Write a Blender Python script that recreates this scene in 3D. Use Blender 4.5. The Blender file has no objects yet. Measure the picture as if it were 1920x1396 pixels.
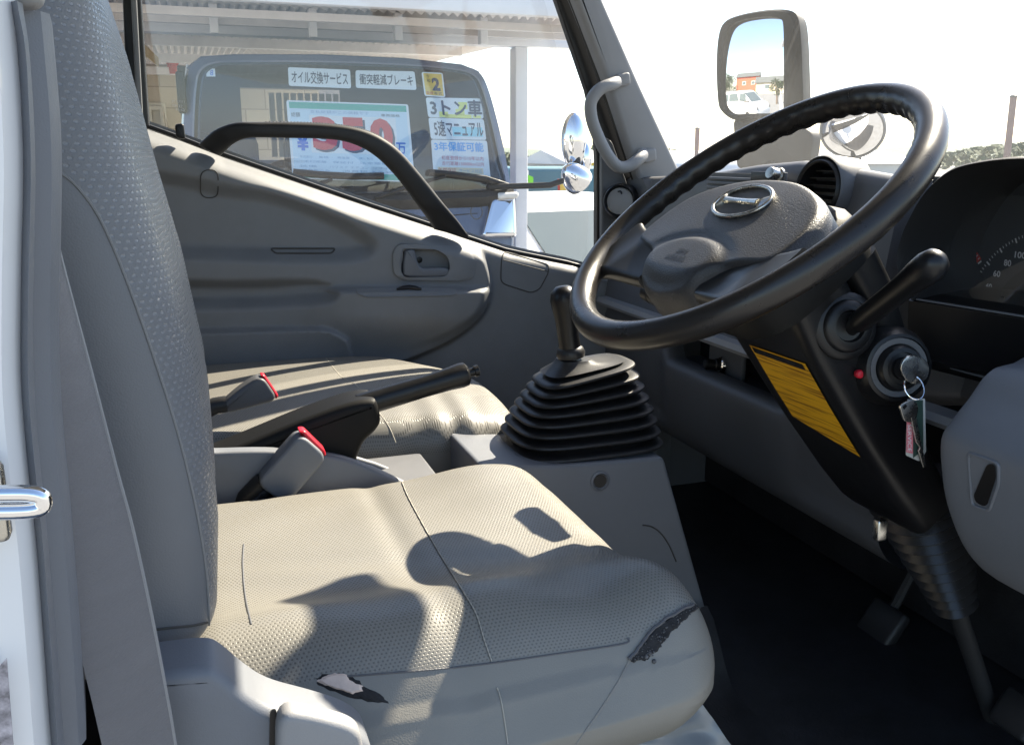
import bpy, bmesh, math, random
import numpy as np
from mathutils import Vector, Matrix
from mathutils.bvhtree import BVHTree
random.seed(7); rng = np.random.default_rng(7)
R_ = math.radians
scene = bpy.context.scene
COL = scene.collection

# ------------------------------------------------------------------ camera
# world axes: x = forward in the truck, y = towards its passenger side, z = up; metres above the ground
F = 1700.0; VX, VY = 350.0, 290.0; W0, H0 = 960.0, 698.0
PITCH = math.atan((H0-VY)/F); YAW = math.atan((W0-VX)/math.hypot(F, H0-VY))
FW = Vector((math.sin(YAW)*math.cos(PITCH), math.cos(YAW)*math.cos(PITCH), -math.sin(PITCH)))
RT = Vector((math.cos(YAW), -math.sin(YAW), 0)); UP = RT.cross(FW)
EYE = Vector((-.595, -.91, 1.55))
cd = bpy.data.cameras.new('camera'); cam = bpy.data.objects.new('camera', cd); COL.objects.link(cam)
cd.sensor_width = 36; cd.lens = F/1920*36; cd.clip_start = .02; cd.clip_end = 3000
m = Matrix((RT, UP, -FW)).transposed().to_4x4(); m.translation = EYE; cam.matrix_world = m
scene.camera = cam

def ray(u, v): return FW + RT*((u-W0)/F) + UP*((H0-v)/F)
def P(u, v, ax, val):                      # where the line of sight through a photo point meets an axis plane
    d = ray(u, v); i = 'xyz'.index(ax); return EYE + d*((val-EYE[i])/d[i])
def PP(u, v, p, n):
    d = ray(u, v); return EYE + d*((Vector(p)-EYE).dot(n)/d.dot(n))
def J(p):
    d = Vector(p)-EYE; w = d.dot(FW); return (W0+F*d.dot(RT)/w, H0-F*d.dot(UP)/w)
def px(pts, ax, val): return [P(a, b, ax, val) for a, b in pts]

# ------------------------------------------------------------------ curves
def sm(pts, n=6, closed=True):
    pts = [Vector(p) for p in pts]; N = len(pts); out = []
    for i in range(N if closed else N-1):
        if closed: a, b, c, d = pts[i-1], pts[i], pts[(i+1) % N], pts[(i+2) % N]
        else: a, b, c, d = pts[max(i-1, 0)], pts[i], pts[i+1], pts[min(i+2, N-1)]
        for k in range(n):
            t = k/n
            out.append(.5*((2*b)+(c-a)*t+(2*a-5*b+4*c-d)*t*t+(3*b-a-3*c+d)*t**3))
    if not closed: out.append(pts[-1])
    return out
def rc(pts, rad, seg=5):                   # polygon with filleted corners
    pts = [Vector(p) for p in pts]; N = len(pts); out = []
    for i in range(N):
        a, b, c = pts[i-1], pts[i], pts[(i+1) % N]
        d1 = min(rad, .48*(a-b).length); d2 = min(rad, .48*(c-b).length)
        s = b+(a-b).normalized()*d1; e = b+(c-b).normalized()*d2
        for k in range(seg+1):
            t = k/seg; out.append(s*(1-t)**2+b*2*t*(1-t)+e*t*t)
    return out
def interp(x, xs, ys): return float(np.interp(x, xs, ys))
def sdpoly(Q, poly):                       # signed distance to a polygon, negative inside
    Q = np.asarray(Q, float); poly = np.asarray(poly, float); N = len(poly)
    d = np.full(len(Q), 1e18); ins = np.zeros(len(Q), bool)
    for i in range(N):
        a = poly[i]; b = poly[(i+1) % N]; e = b-a; w = Q-a
        t = np.clip((w@e)/max(e@e, 1e-12), 0, 1)
        d = np.minimum(d, ((w-t[:, None]*e)**2).sum(1))
        c = ((a[1] > Q[:, 1]) != (b[1] > Q[:, 1]))
        with np.errstate(divide='ignore', invalid='ignore'):
            xi = a[0]+(Q[:, 1]-a[1])*(b[0]-a[0])/(b[1]-a[1])
        ins ^= c & (Q[:, 0] < xi)
    d = np.sqrt(d); return np.where(ins, -d, d)
def sst(x, a, b):
    t = np.clip((x-a)/(b-a), 0, 1); return t*t*(3-2*t)

# ------------------------------------------------------------------ mesh builder
class MB:
    def __init__(s): s.v = []; s.f = []; s.uv = None; s.mk = None
    def add(s, vs, fs):
        b = len(s.v); s.v += [tuple(v) for v in vs]; s.f += [tuple(i+b for i in f) for f in fs]; return s
    def loft(s, rings, closed=True, caps=(True, True), wrap=False):
        n = len(rings[0]); vs = [p for r in rings for p in r]; fs = []; M = len(rings)
        for i in range(M if wrap else M-1):
            j0 = i*n; j1 = ((i+1) % M)*n
            for k in range(n if closed else n-1):
                k2 = (k+1) % n; fs.append((j0+k, j0+k2, j1+k2, j1+k))
        if caps[0] and not wrap: fs.append(tuple(range(n-1, -1, -1)))
        if caps[1] and not wrap: fs.append(tuple((M-1)*n+k for k in range(n)))
        return s.add(vs, fs)
    def box(s, c, h, r=0.0, M3=None, seg=2):
        c = Vector(c); h = Vector(h); M3 = M3 or Matrix.Identity(3)
        if r <= 0:
            vs = [c+M3@Vector((x*h.x, y*h.y, z*h.z)) for x in (-1, 1) for y in (-1, 1) for z in (-1, 1)]
            return s.add(vs, [(0, 1, 3, 2), (4, 6, 7, 5), (0, 4, 5, 1), (2, 3, 7, 6), (0, 2, 6, 4), (1, 5, 7, 3)])
        o = rc([(-h.x, -h.y, 0), (h.x, -h.y, 0), (h.x, h.y, 0), (-h.x, h.y, 0)], r*1.2, 4); rings = []
        def ins(k): return [Vector((p.x*(h.x-k)/h.x, p.y*(h.y-k)/h.y, 0)) for p in o]
        for k in range(seg+1):
            a = k/seg*math.pi/2; rings.append([p+Vector((0, 0, -h.z+r-r*math.cos(a))) for p in ins(r-r*math.sin(a))])
        for k in range(seg+1):
            a = k/seg*math.pi/2; rings.append([p+Vector((0, 0, h.z-r+r*math.sin(a))) for p in ins(r-r*math.cos(a))])
        return s.loft([[c+M3@p for p in rg] for rg in rings])
    def tube(s, path, r, n=12, caps=True, closed=False, up=None, flat=1.0):
        path = [Vector(p) for p in path]; N = len(path); rr = r if hasattr(r, '__len__') else [r]*N
        rings = []; prev = Vector(up) if up else None
        for i, p in enumerate(path):
            if closed: t = path[(i+1) % N]-path[i-1]
            else: t = path[min(i+1, N-1)]-path[max(i-1, 0)]
            if t.length < 1e-9: t = Vector((0, 0, 1))
            t.normalize()
            if prev is None: prev = Vector((0, 0, 1)) if abs(t.z) < .9 else Vector((1, 0, 0))
            a = (prev-t*prev.dot(t)); a = a.normalized() if a.length > 1e-6 else t.orthogonal().normalized()
            if up is None: prev = a
            b = t.cross(a)
            rings.append([p+(a*math.cos(2*math.pi*k/n)*flat+b*math.sin(2*math.pi*k/n))*rr[i] for k in range(n)])
        return s.loft(rings, caps=(caps, caps), wrap=closed)
    def lathe(s, o, ax, prof, n=32, caps=(True, True), e=None):
        o = Vector(o); ax = Vector(ax).normalized(); a = Vector(e).normalized() if e else ax.orthogonal().normalized(); b = ax.cross(a)
        return s.loft([[o+ax*h+(a*math.cos(2*math.pi*k/n)+b*math.sin(2*math.pi*k/n))*max(r, 1e-5) for k in range(n)] for r, h in prof], caps=caps)
    def prism(s, out, d, r=0.0, seg=3, back=True):
        out = [Vector(p) for p in out]; d = Vector(d); T = d.length; a = d/T; N = len(out)
        nn = Vector((0, 0, 0))
        for i in range(N): nn += out[i].cross(out[(i+1) % N])
        if nn.dot(a) < 0: out = out[::-1]
        rings = [out]
        if r > 0:
            inn = []
            for i in range(N):
                t = out[(i+1) % N]-out[i-1]; t -= a*t.dot(a)
                inn.append(a.cross(t.normalized() if t.length > 1e-9 else Vector((1, 0, 0))))
            rings.append([p+a*(T-r) for p in out])
            for k in range(1, seg+1):
                f = k/seg*math.pi/2
                rings.append([p+q*(r*(1-math.cos(f)))+a*(T-r+r*math.sin(f)) for p, q in zip(out, inn)])
        else: rings.append([p+a*T for p in out])
        return s.loft(rings, caps=(back, True))
    def ring(s, o, i, d, depth=0.0):       # a frame between an outer and an inner outline of equal count
        o = [Vector(p) for p in o]; i = [Vector(p) for p in i]; d = Vector(d)
        mid = [a+(b-a)*.12+d*.98 for a, b in zip(o, i)]; mid2 = [a+(b-a)*.88+d for a, b in zip(o, i)]
        return s.loft([o, [p+d*.7 for p in o], mid, mid2, [p+d*.8 for p in i], [p+d*depth for p in i]], caps=(False, False))
    def grid(s, nu, nv, fn):
        vs = [fn(i/nu, j/nv) for j in range(nv+1) for i in range(nu+1)]
        fs = [(j*(nu+1)+i, j*(nu+1)+i+1, (j+1)*(nu+1)+i+1, (j+1)*(nu+1)+i) for j in range(nv) for i in range(nu)]
        return s.add(vs, fs)
    def sphere(s, c, r, n=16, sc=(1, 1, 1)):
        c = Vector(c); rings = []
        for i in range(1, n):
            t = math.pi*i/n
            rings.append([c+Vector((math.sin(t)*math.cos(2*math.pi*k/(2*n))*sc[0], math.sin(t)*math.sin(2*math.pi*k/(2*n))*sc[1], -math.cos(t)*sc[2]))*r for k in range(2*n)])
        return s.loft(rings)
    def bvh(s): return BVHTree.FromPolygons([Vector(v) for v in s.v], s.f)

def rbox(c, h, r, cuts, fn=None):          # finely divided rounded box, optionally deformed
    bm = bmesh.new(); bmesh.ops.create_cube(bm, size=2)
    bmesh.ops.subdivide_edges(bm, edges=bm.edges[:], cuts=cuts, use_grid_fill=True)
    h = Vector(h); mb = MB(); vs = []
    for v in bm.verts:
        p = Vector((v.co.x*h.x, v.co.y*h.y, v.co.z*h.z))
        q = Vector([max(-h[i]+r, min(h[i]-r, p[i])) for i in range(3)])
        d = p-q
        if d.length > 1e-9: p = q+d.normalized()*r
        if fn: p = fn(p)
        vs.append(Vector(c)+p)
    bm.verts.index_update(); mb.add(vs, [tuple(v.index for v in f.verts) for f in bm.faces]); bm.free(); return mb

def hit(b, u, v, off=0.0):
    d = ray(u, v).normalized(); loc, n, i, di = b.ray_cast(EYE, d)
    if loc is None: return None
    if n.dot(d) > 0: n = -n
    return loc+n*off
def trace(b, pts, off=0.0, n=6, closed=False):
    q = [hit(b, p.x, p.y, off) for p in sm([(a, c, 0) for a, c in pts], n, closed)]
    return [p for p in q if p is not None]
def decal(b, poly, off, rings=4):          # a thin skin lying on a surface
    cx = sum(p[0] for p in poly)/len(poly); cy = sum(p[1] for p in poly)/len(poly); mb = MB(); rg = []
    for k in range(rings+1):
        s = 1-k/(rings+.3); rr = []
        for p in poly:
            q = hit(b, cx+(p[0]-cx)*s, cy+(p[1]-cy)*s, off*(0.1 if k == 0 else 1))
            rr.append(q if q is not None else (rr[-1] if rr else Vector((0, 0, 0))))
        rg.append(rr)
    return mb.loft(rg, caps=(False, True))

ORG = {}
def build(name, mb, mat, parent=None, smooth=38, origin=None):
    if parent is not None: o0 = ORG[parent.name]
    else:
        a = np.array(mb.v); o0 = Vector(origin) if origin is not None else Vector(((a[:, 0].min()+a[:, 0].max())/2, (a[:, 1].min()+a[:, 1].max())/2, a[:, 2].min()))
    me = bpy.data.meshes.new(name); me.from_pydata([tuple(Vector(v)-o0) for v in mb.v], [], mb.f); me.validate()
    bm = bmesh.new(); bm.from_mesh(me); bmesh.ops.recalc_face_normals(bm, faces=bm.faces[:]); bm.to_mesh(me); bm.free()
    if mb.uv is not None:
        ul = me.uv_layers.new(name='UVMap'); uv = np.array(mb.uv, dtype=np.float32)
        li = np.empty(len(me.loops), dtype=np.int32); me.loops.foreach_get('vertex_index', li)
        ul.data.foreach_set('uv', uv[li].ravel())
    if mb.mk is not None:
        at = me.attributes.new('mask', 'FLOAT', 'POINT'); at.data.foreach_set('value', np.array(mb.mk, dtype=np.float32))
    if smooth:
        me.shade_smooth(); me.set_sharp_from_angle(angle=R_(smooth))
    me.materials.append(mat)
    o = bpy.data.objects.new(name, me); COL.objects.link(o)
    if parent is not None: o.parent = parent
    else: o.location = o0
    ORG[o.name] = o0
    return o
def thing(name, label, cat, loc, group=None):
    o = bpy.data.objects.new(name, None); COL.objects.link(o); o.location = loc; o.empty_display_size = .05
    o['label'] = label; o['category'] = cat
    if group: o['group'] = group
    ORG[o.name] = Vector(loc); return o
def tag(o, label, cat, group=None):
    o['label'] = label; o['category'] = cat
    if group: o['group'] = group
    return o
def struct(name, mb, mat, kind='structure', smooth=38):
    o = build(name, mb, mat, smooth=smooth); o['kind'] = kind; return o
def text(s, name, mat, parent, quad, bold=0.0, off=None, thick=0.0):   # quad: TL, TR, BR, BL in space
    c = bpy.data.curves.new('lettering', 'FONT'); c.body = s; c.size = 1; c.resolution_u = 3; cjk = any(ord(ch) > 0x2fff for ch in s); c.offset = 0 if cjk else bold
    t = bpy.data.objects.new('lettering', c); COL.objects.link(t)
    dg = bpy.context.evaluated_depsgraph_get(); dg.update(); me = bpy.data.meshes.new_from_object(t.evaluated_get(dg))
    vs = np.array([v.co[:] for v in me.vertices]); fs = [tuple(p.vertices) for p in me.polygons]
    bpy.data.objects.remove(t); bpy.data.curves.remove(c); bpy.data.meshes.remove(me)
    if len(vs) == 0: return None
    lo = vs.min(0); hi = vs.max(0); q = [Vector(p) for p in quad]; off = Vector(off or (0, 0, 0)); out = []
    for v in vs:
        a = (v[0]-lo[0])/max(hi[0]-lo[0], 1e-6); b = (v[1]-lo[1])/max(hi[1]-lo[1], 1e-6)
        top = q[0].lerp(q[1], a); bot = q[3].lerp(q[2], a); out.append(bot.lerp(top, b)+off)
    mb = MB().add(out, fs)
    if cjk and bold:
        ux = (q[1]-q[0])/(hi[0]-lo[0]); uy = (q[0]-q[3])/(hi[1]-lo[1]); lift = off.normalized()*.0002 if off.length else Vector((0, 0, 0))
        for k, (dx, dy) in enumerate(((1, 0), (-1, 0), (0, 1), (0, -1))): mb.add([v+ux*(bold*dx)+uy*(bold*dy)+lift*(k+1) for v in out], fs)
    return build(name, mb, mat, parent, smooth=0)

# ------------------------------------------------------------------ materials
def lin(r, g, b): return tuple(((c/255/12.92) if c/255 <= .04045 else ((c/255+.055)/1.055)**2.4) for c in (r, g, b))
def nd(nt, t, **k):
    n = nt.nodes.new(t)
    for a, b in k.items(): setattr(n, a, b)
    return n
def mat(name, col, rough=.5, metal=0.0, bump=0.0, bscale=300, var=0.0, vscale=8, spec=.5, coat=0.0, rvar=0.0, stretch=None, emis=None, sheen=0.0):
    m = bpy.data.materials.new(name); m.use_nodes = True; nt = m.node_tree; b = nt.nodes['Principled BSDF']; L = nt.links.new
    if not hasattr(col, '__len__'): col = (col, col, col)
    b.inputs['Base Color'].default_value = (*col, 1); b.inputs['Roughness'].default_value = rough; b.inputs['Metallic'].default_value = metal
    b.inputs['Specular IOR Level'].default_value = spec; b.inputs['Coat Weight'].default_value = coat; b.inputs['Coat Roughness'].default_value = .08
    if sheen: b.inputs['Sheen Weight'].default_value = sheen
    tc = nd(nt, 'ShaderNodeTexCoord'); co = tc.outputs['Object']
    if stretch:
        mp = nd(nt, 'ShaderNodeMapping'); mp.inputs['Scale'].default_value = stretch; L(co, mp.inputs[0]); co = mp.outputs[0]
    if var or rvar:
        n = nd(nt, 'ShaderNodeTexNoise'); n.inputs['Scale'].default_value = vscale; n.inputs['Detail'].default_value = 6; n.inputs['Roughness'].default_value = .65; L(co, n.inputs['Vector'])
        if var:
            mx = nd(nt, 'ShaderNodeMix', data_type='RGBA'); mr = nd(nt, 'ShaderNodeMapRange'); mr.inputs[1].default_value = .3; mr.inputs[2].default_value = .7
            L(n.outputs[0], mr.inputs[0]); L(mr.outputs[0], mx.inputs[0])
            mx.inputs[6].default_value = (*[c*(1-var) for c in col], 1); mx.inputs[7].default_value = (*[min(1, c*(1+var)) for c in col], 1); L(mx.outputs[2], b.inputs['Base Color'])
        if rvar:
            mr = nd(nt, 'ShaderNodeMapRange'); mr.inputs[1].default_value = .3; mr.inputs[2].default_value = .7; mr.inputs[3].default_value = max(0, rough-rvar); mr.inputs[4].default_value = min(1, rough+rvar)
            L(n.outputs[0], mr.inputs[0]); L(mr.outputs[0], b.inputs['Roughness'])
    if bump:
        n = nd(nt, 'ShaderNodeTexNoise'); n.inputs['Scale'].default_value = bscale; n.inputs['Detail'].default_value = 3; L(co, n.inputs['Vector'])
        bp = nd(nt, 'ShaderNodeBump'); bp.inputs['Strength'].default_value = bump; bp.inputs['Distance'].default_value = .001; L(n.outputs[0], bp.inputs['Height']); L(bp.outputs[0], b.inputs['Normal'])
    if emis: b.inputs['Emission Color'].default_value = (*emis, 1); b.inputs['Emission Strength'].default_value = 1
    return m
def math_(nt, op, a, b=None, c=None):
    n = nd(nt, 'ShaderNodeMath', operation=op)
    for i, x in enumerate((a, b, c)):
        if x is None: continue
        if isinstance(x, (int, float)): n.inputs[i].default_value = x
        else: nt.links.new(x, n.inputs[i])
    return n.outputs[0]
def vinyl(name, col, pu, pv, dark=.62, rough=.42):
    """embossed seat vinyl: rows of small staggered lozenges where the mask is positive, plain grained vinyl elsewhere"""
    m = mat(name, col, rough); nt = m.node_tree; b = nt.nodes['Principled BSDF']; L = nt.links.new
    uv = nd(nt, 'ShaderNodeUVMap'); sp = nd(nt, 'ShaderNodeSeparateXYZ'); L(uv.outputs[0], sp.inputs[0])
    u = math_(nt, 'DIVIDE', sp.outputs[0], pu); v = math_(nt, 'DIVIDE', sp.outputs[1], pv)
    row = math_(nt, 'FLOOR', v); odd = math_(nt, 'MULTIPLY', math_(nt, 'MODULO', math_(nt, 'ABSOLUTE', row), 2), .5)
    cu = math_(nt, 'ABSOLUTE', math_(nt, 'SUBTRACT', math_(nt, 'FRACT', math_(nt, 'ADD', u, odd)), .5)); cv = math_(nt, 'ABSOLUTE', math_(nt, 'SUBTRACT', math_(nt, 'FRACT', v), .5))
    eu = math_(nt, 'DIVIDE', cu, .25); ev = math_(nt, 'DIVIDE', cv, .29); mx = math_(nt, 'SQRT', math_(nt, 'ADD', math_(nt, 'MULTIPLY', eu, eu), math_(nt, 'MULTIPLY', ev, ev)))
    dot = nd(nt, 'ShaderNodeMapRange', interpolation_type='SMOOTHSTEP'); L(mx, dot.inputs[0]); dot.inputs[1].default_value = 1.15; dot.inputs[2].default_value = .75
    at = nd(nt, 'ShaderNodeAttribute', attribute_name='mask'); mk = nd(nt, 'ShaderNodeMapRange', interpolation_type='SMOOTHSTEP'); L(at.outputs['Fac'], mk.inputs[0]); mk.inputs[1].default_value = -.002; mk.inputs[2].default_value = .004
    d = math_(nt, 'MULTIPLY', dot.outputs[0], mk.outputs[0])
    n = nd(nt, 'ShaderNodeTexNoise'); n.inputs['Scale'].default_value = 7; n.inputs['Detail'].default_value = 5
    tc = nd(nt, 'ShaderNodeTexCoord'); L(tc.outputs['Object'], n.inputs['Vector'])
    base = nd(nt, 'ShaderNodeMix', data_type='RGBA'); L(n.outputs[0], base.inputs[0]); base.inputs[6].default_value = (*[c*.88 for c in col], 1); base.inputs[7].default_value = (*[c*1.10 for c in col], 1)
    cm = nd(nt, 'ShaderNodeMix', data_type='RGBA'); L(d, cm.inputs[0]); L(base.outputs[2], cm.inputs[6]); cm.inputs[7].default_value = (*[c*dark for c in col], 1); L(cm.outputs[2], b.inputs['Base Color'])
    L(math_(nt, 'SUBTRACT', rough+.06, math_(nt, 'MULTIPLY', d, .24)), b.inputs['Roughness'])
    gr = nd(nt, 'ShaderNodeTexVoronoi'); gr.inputs['Scale'].default_value = 700; L(tc.outputs['Object'], gr.inputs['Vector'])
    wr = nd(nt, 'ShaderNodeTexNoise'); wr.inputs['Scale'].default_value = 26; wr.inputs['Detail'].default_value = 3; L(tc.outputs['Object'], wr.inputs['Vector'])
    hgt = math_(nt, 'ADD', math_(nt, 'ADD', math_(nt, 'MULTIPLY', d, -.55), math_(nt, 'MULTIPLY', gr.outputs[0], .25)), math_(nt, 'MULTIPLY', wr.outputs[0], .5))
    bp = nd(nt, 'ShaderNodeBump'); bp.inputs['Strength'].default_value = .42; bp.inputs['Distance'].default_value = .0012; L(hgt, bp.inputs['Height']); L(bp.outputs[0], b.inputs['Normal'])
    return m
def glass(name, dust_sheen=0.0, tint=(1, 1, 1), refl=1.0, film_col=(.8, .8, .78)):
    m = bpy.data.materials.new(name); m.use_nodes = True; nt = m.node_tree; nt.nodes.clear(); L = nt.links.new
    out = nd(nt, 'ShaderNodeOutputMaterial'); tr = nd(nt, 'ShaderNodeBsdfTransparent'); tr.inputs[0].default_value = (*tint, 1)
    gl = nd(nt, 'ShaderNodeBsdfGlossy'); gl.inputs['Roughness'].default_value = .02
    fr = nd(nt, 'ShaderNodeLayerWeight'); fr.inputs[0].default_value = .5
    sc = math_(nt, 'MULTIPLY_ADD', math_(nt, 'POWER', fr.outputs['Facing'], 5), .9*refl, .045*refl)
    mx = nd(nt, 'ShaderNodeMixShader'); L(sc, mx.inputs[0]); L(tr.outputs[0], mx.inputs[1]); L(gl.outputs[0], mx.inputs[2]); last = mx.outputs[0]
    if dust_sheen:
        df = nd(nt, 'ShaderNodeBsdfTranslucent'); df.inputs[0].default_value = (*film_col, 1); d2 = nd(nt, 'ShaderNodeBsdfDiffuse'); d2.inputs[0].default_value = (*film_col, 1)
        ad = nd(nt, 'ShaderNodeMixShader'); ad.inputs[0].default_value = .5; L(df.outputs[0], ad.inputs[1]); L(d2.outputs[0], ad.inputs[2])
        tc = nd(nt, 'ShaderNodeTexCoord'); n = nd(nt, 'ShaderNodeTexNoise'); n.inputs['Scale'].default_value = 5; n.inputs['Detail'].default_value = 8; L(tc.outputs['Object'], n.inputs['Vector'])
        fac = math_(nt, 'MULTIPLY', n.outputs[0], dust_sheen*2)
        m2 = nd(nt, 'ShaderNodeMixShader'); L(fac, m2.inputs[0]); L(last, m2.inputs[1]); L(ad.outputs[0], m2.inputs[2]); last = m2.outputs[0]
    L(last, out.inputs[0]); return m

M = dict(
 trim=mat('grey_door_plastic', (.200, .207, .216), .52, bump=.3, bscale=900, var=.09, vscale=9, rvar=.14),
 trim_l=mat('light_grey_plastic', (.27, .27, .275), .5, bump=.2, bscale=900, var=.04),
 trim_m=mat('mid_grey_plastic', (.155, .165, .185), .5, bump=.2, bscale=900, var=.05, rvar=.06),
 trim_d=mat('dark_grey_plastic', (.105, .107, .114), .5, bump=.25, bscale=800, var=.08, rvar=.08),
 black=mat('black_plastic', (.009, .009, .010), .36, spec=.4, bump=.15, bscale=900, rvar=.08),
 blackm=mat('matt_black_plastic', (.02, .02, .021), .6, bump=.3, bscale=700),
 hubblack=mat('dull_black_plastic', (.008, .008, .008), .55, spec=.2, bump=.2, bscale=800),
 rubber=mat('black_rubber', (.018, .018, .019), .45, bump=.2, bscale=500, rvar=.08),
 wheel=mat('worn_black_grip', (.020, .017, .015), .30, bump=.12, bscale=800, rvar=.07, vscale=20),
 pad=mat('grained_black_cover', (.034, .034, .036), .40, spec=.7, bump=.7, bscale=620, rvar=.04),
 spoke=mat('smooth_black_spoke', (.022, .022, .022), .33, bump=.1, bscale=800),
 seat=vinyl('embossed_seat_vinyl', (.226, .216, .192), .0040, .0037, dark=.66, rough=.38),
 seatb=vinyl('embossed_backrest_vinyl', (.155, .160, .170), .0052, .0046, dark=1.25),  # paler dot colour carries the gloss the embossing shows in shade
 plain=mat('plain_seat_vinyl', (.092, .096, .107), .45, bump=.5, bscale=500, var=.08),
 thread=mat('pale_seam_thread', (.45, .42, .36), .7), seam=mat('dark_seam', (.06, .057, .052), .7),
 foam_d=mat('blackened_foam', (.02, .02, .022), .9, bump=1, bscale=300, var=.5, vscale=150),
 foam_p=mat('pale_backing_cloth', (.72, .58, .50), .9, bump=.6, bscale=200, var=.15, vscale=40),
 red=mat('red_plastic', (.55, .012, .03), .35), chrome=mat('chrome', (.85, .85, .86), .08, metal=1), steel=mat('worn_steel', (.55, .54, .50), .28, metal=1, rvar=.1, vscale=60),
 white=mat('white_paint', (.78, .78, .78), .3, coat=.5, var=.02), webbing=mat('grey_webbing', (.155, .150, .155), .75, bump=.6, bscale=300, stretch=(1, 1, 6), var=.06, sheen=.2),
 glass=glass('window_glass', .014), screen=glass('dusty_windscreen_glass', .062), lens=glass('clear_lens', .06, refl=3.2),
 mirror=mat('mirror_silver', (.92, .92, .92), .0, metal=1), black_glass=mat('dark_glass', (.02, .022, .025), .05),
 floor=mat('black_floor_rubber', (.018, .018, .020), .55, bump=.6, bscale=250, var=.4, vscale=20),
 sheet=mat('grey_vinyl_sheet', (.24, .26, .275), .32, bump=.8, bscale=30, var=.12, vscale=14),
 headliner=mat('pale_headliner', (.45, .44, .42), .9),
 asphalt=mat('pale_concrete_ground', (.195, .197, .20), .9, bump=.6, bscale=40, var=.2, vscale=2),
 wblue=mat('slate_blue_paint', (.075, .10, .17), .20, coat=.6, var=.05), card=mat('white_card', (.80, .84, .86), .7), cardb=mat('pale_blue_card', (.62, .78, .88), .7),
 ink=mat('dark_blue_ink', (.025, .05, .10), .7), inkb=mat('bright_blue_ink', (.02, .16, .62), .7), inkr=mat('red_ink', (.62, .02, .05), .6), shadow_ink=mat('navy_edge_ink', (.03, .06, .12), .7), pink=mat('faded_red_ink', (.62, .18, .22), .7),
 teal=mat('teal_print', (.05, .42, .33), .7), yellow=mat('yellow_card', (.80, .55, .10), .7), yel_hi=mat('yellow_highlight_print', (.82, .85, .25), .7), cyan_hi=mat('cyan_highlight_print', (.35, .75, .85), .7), skyprint=mat('sky_blue_print', (.12, .42, .85), .7), greyink=mat('pale_blue_ink', (.25, .42, .62), .7),
 ivory=mat('ivory_painted_steel', (.55, .50, .40), .6), wpaint=mat('white_painted_timber', (.82, .81, .81), .6, var=.06, vscale=4), roofsheet=mat('weathered_roof_sheet', (.70, .66, .63), .6, var=.15, vscale=3), wood=mat('bare_timber', (.55, .40, .22), .7, var=.15, vscale=20),
 tealtruck=mat('teal_paint', (.10, .22, .26), .4), greyglass=mat('grey_tinted_glass', (.10, .13, .14), .08), leaf=mat('far_leaves', (.05, .08, .035), .8, var=.4, vscale=1),
 printw=mat('white_print', (.75, .75, .75), .6), printr=mat('red_print', (.55, .05, .03), .6), tyre=mat('tyre_rubber', (.02, .02, .02), .8),
)
# ================================================================== passenger door
DY = 1.05
BELT = [(-300, 40), (0, 142), (270, 236), (345, 263), (420, 292), (560, 340), (700, 388), (810, 424), (885, 449), (960, 474), (1080, 498), (1200, 535)]
b3 = [P(a, c, 'y', DY) for a, c in BELT]; BXs = [p.x for p in b3]; BZs = [p.z for p in b3]
def beltz(x): return interp(x, BXs, BZs)
pod = sm([(-400, 100, 0), (700, 400, 0), (850, 440, 0), (890, 455, 0), (912, 495, 0), (921, 545, 0), (905, 590, 0), (860, 630, 0), (790, 665, 0), (640, 720, 0), (300, 800, 0), (-400, 900, 0)], 5)
recess = sm([(-200, 300, 0), (250, 318, 0), (430, 348, 0), (500, 357, 0), (570, 378, 0), (640, 408, 0), (685, 436, 0), (700, 460, 0), (680, 481, 0), (610, 488, 0), (500, 486, 0), (250, 478, 0), (-200, 470, 0)], 5)
scoop = sm([(-100, 520, 0), (250, 520, 0), (420, 524, 0), (560, 522, 0), (610, 530, 0), (628, 546, 0), (600, 562, 0), (500, 572, 0), (300, 575, 0), (-100, 575, 0)], 5)
ledge = sm([(632, 552, 0), (668, 536, 0), (770, 535, 0), (860, 537, 0), (905, 520, 0), (918, 535, 0), (905, 575, 0), (850, 612, 0), (760, 632, 0), (620, 640, 0), (575, 610, 0)], 5)
pocket = sm([(-300, 622, 0), (200, 614, 0), (380, 612, 0), (560, 607, 0), (605, 607, 0), (635, 620, 0), (652, 640, 0), (665, 720, 0), (660, 900, 0), (-300, 900, 0)], 5)
cup = rc([(752, 466, 0), (818, 466, 0), (838, 480, 0), (844, 500, 0), (836, 518, 0), (756, 519, 0), (748, 508, 0)], 8, 4)
def p2(l): return np.array([(p.x, p.y) for p in l])
NU, NV = 330, 200
us = np.linspace(-1.0, .52, NU+1); vs_ = np.linspace(0, 1, NV+1)
pts = []; tops = []
for j in vs_:
    for x in us:
        zt = beltz(x); z = .70+(zt-.70)*j; pts.append((x, DY, z)); tops.append(zt-z)
A = np.array(pts); Dd = A-np.array(EYE); w_ = Dd@np.array(FW)
Q = np.stack([W0+F*(Dd@np.array(RT))/w_, H0-F*(Dd@np.array(UP))/w_], 1)
dep = .030*(1-sst(sdpoly(Q, p2(pod)), -12, 5))
dep -= .030*(1-sst(sdpoly(Q, p2(recess)), -26, 8))
dep -= .030*(1-sst(sdpoly(Q, p2(scoop)), -20, 6))
dep += .030*sst(Q[:, 1], 531, 543)*(1-sst(Q[:, 1], 580, 668))*sst(Q[:, 0], 500, 672)*(1-sst(sdpoly(Q, p2(pod)), -34, -4))
dep += .020*(1-sst(sdpoly(Q, p2(pocket)), -6, 2))
dep -= .022*(1-sst(sdpoly(Q, p2(cup)), -3, 1))
tp = np.array(tops); rr = .030; k = np.clip((rr-tp)/rr, 0, 1)
dep *= sst(tp, .005, .045)*.999
dep -= (1-np.sqrt(1-k**2))*rr*1.25
A[:, 1] = DY-dep
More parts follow.
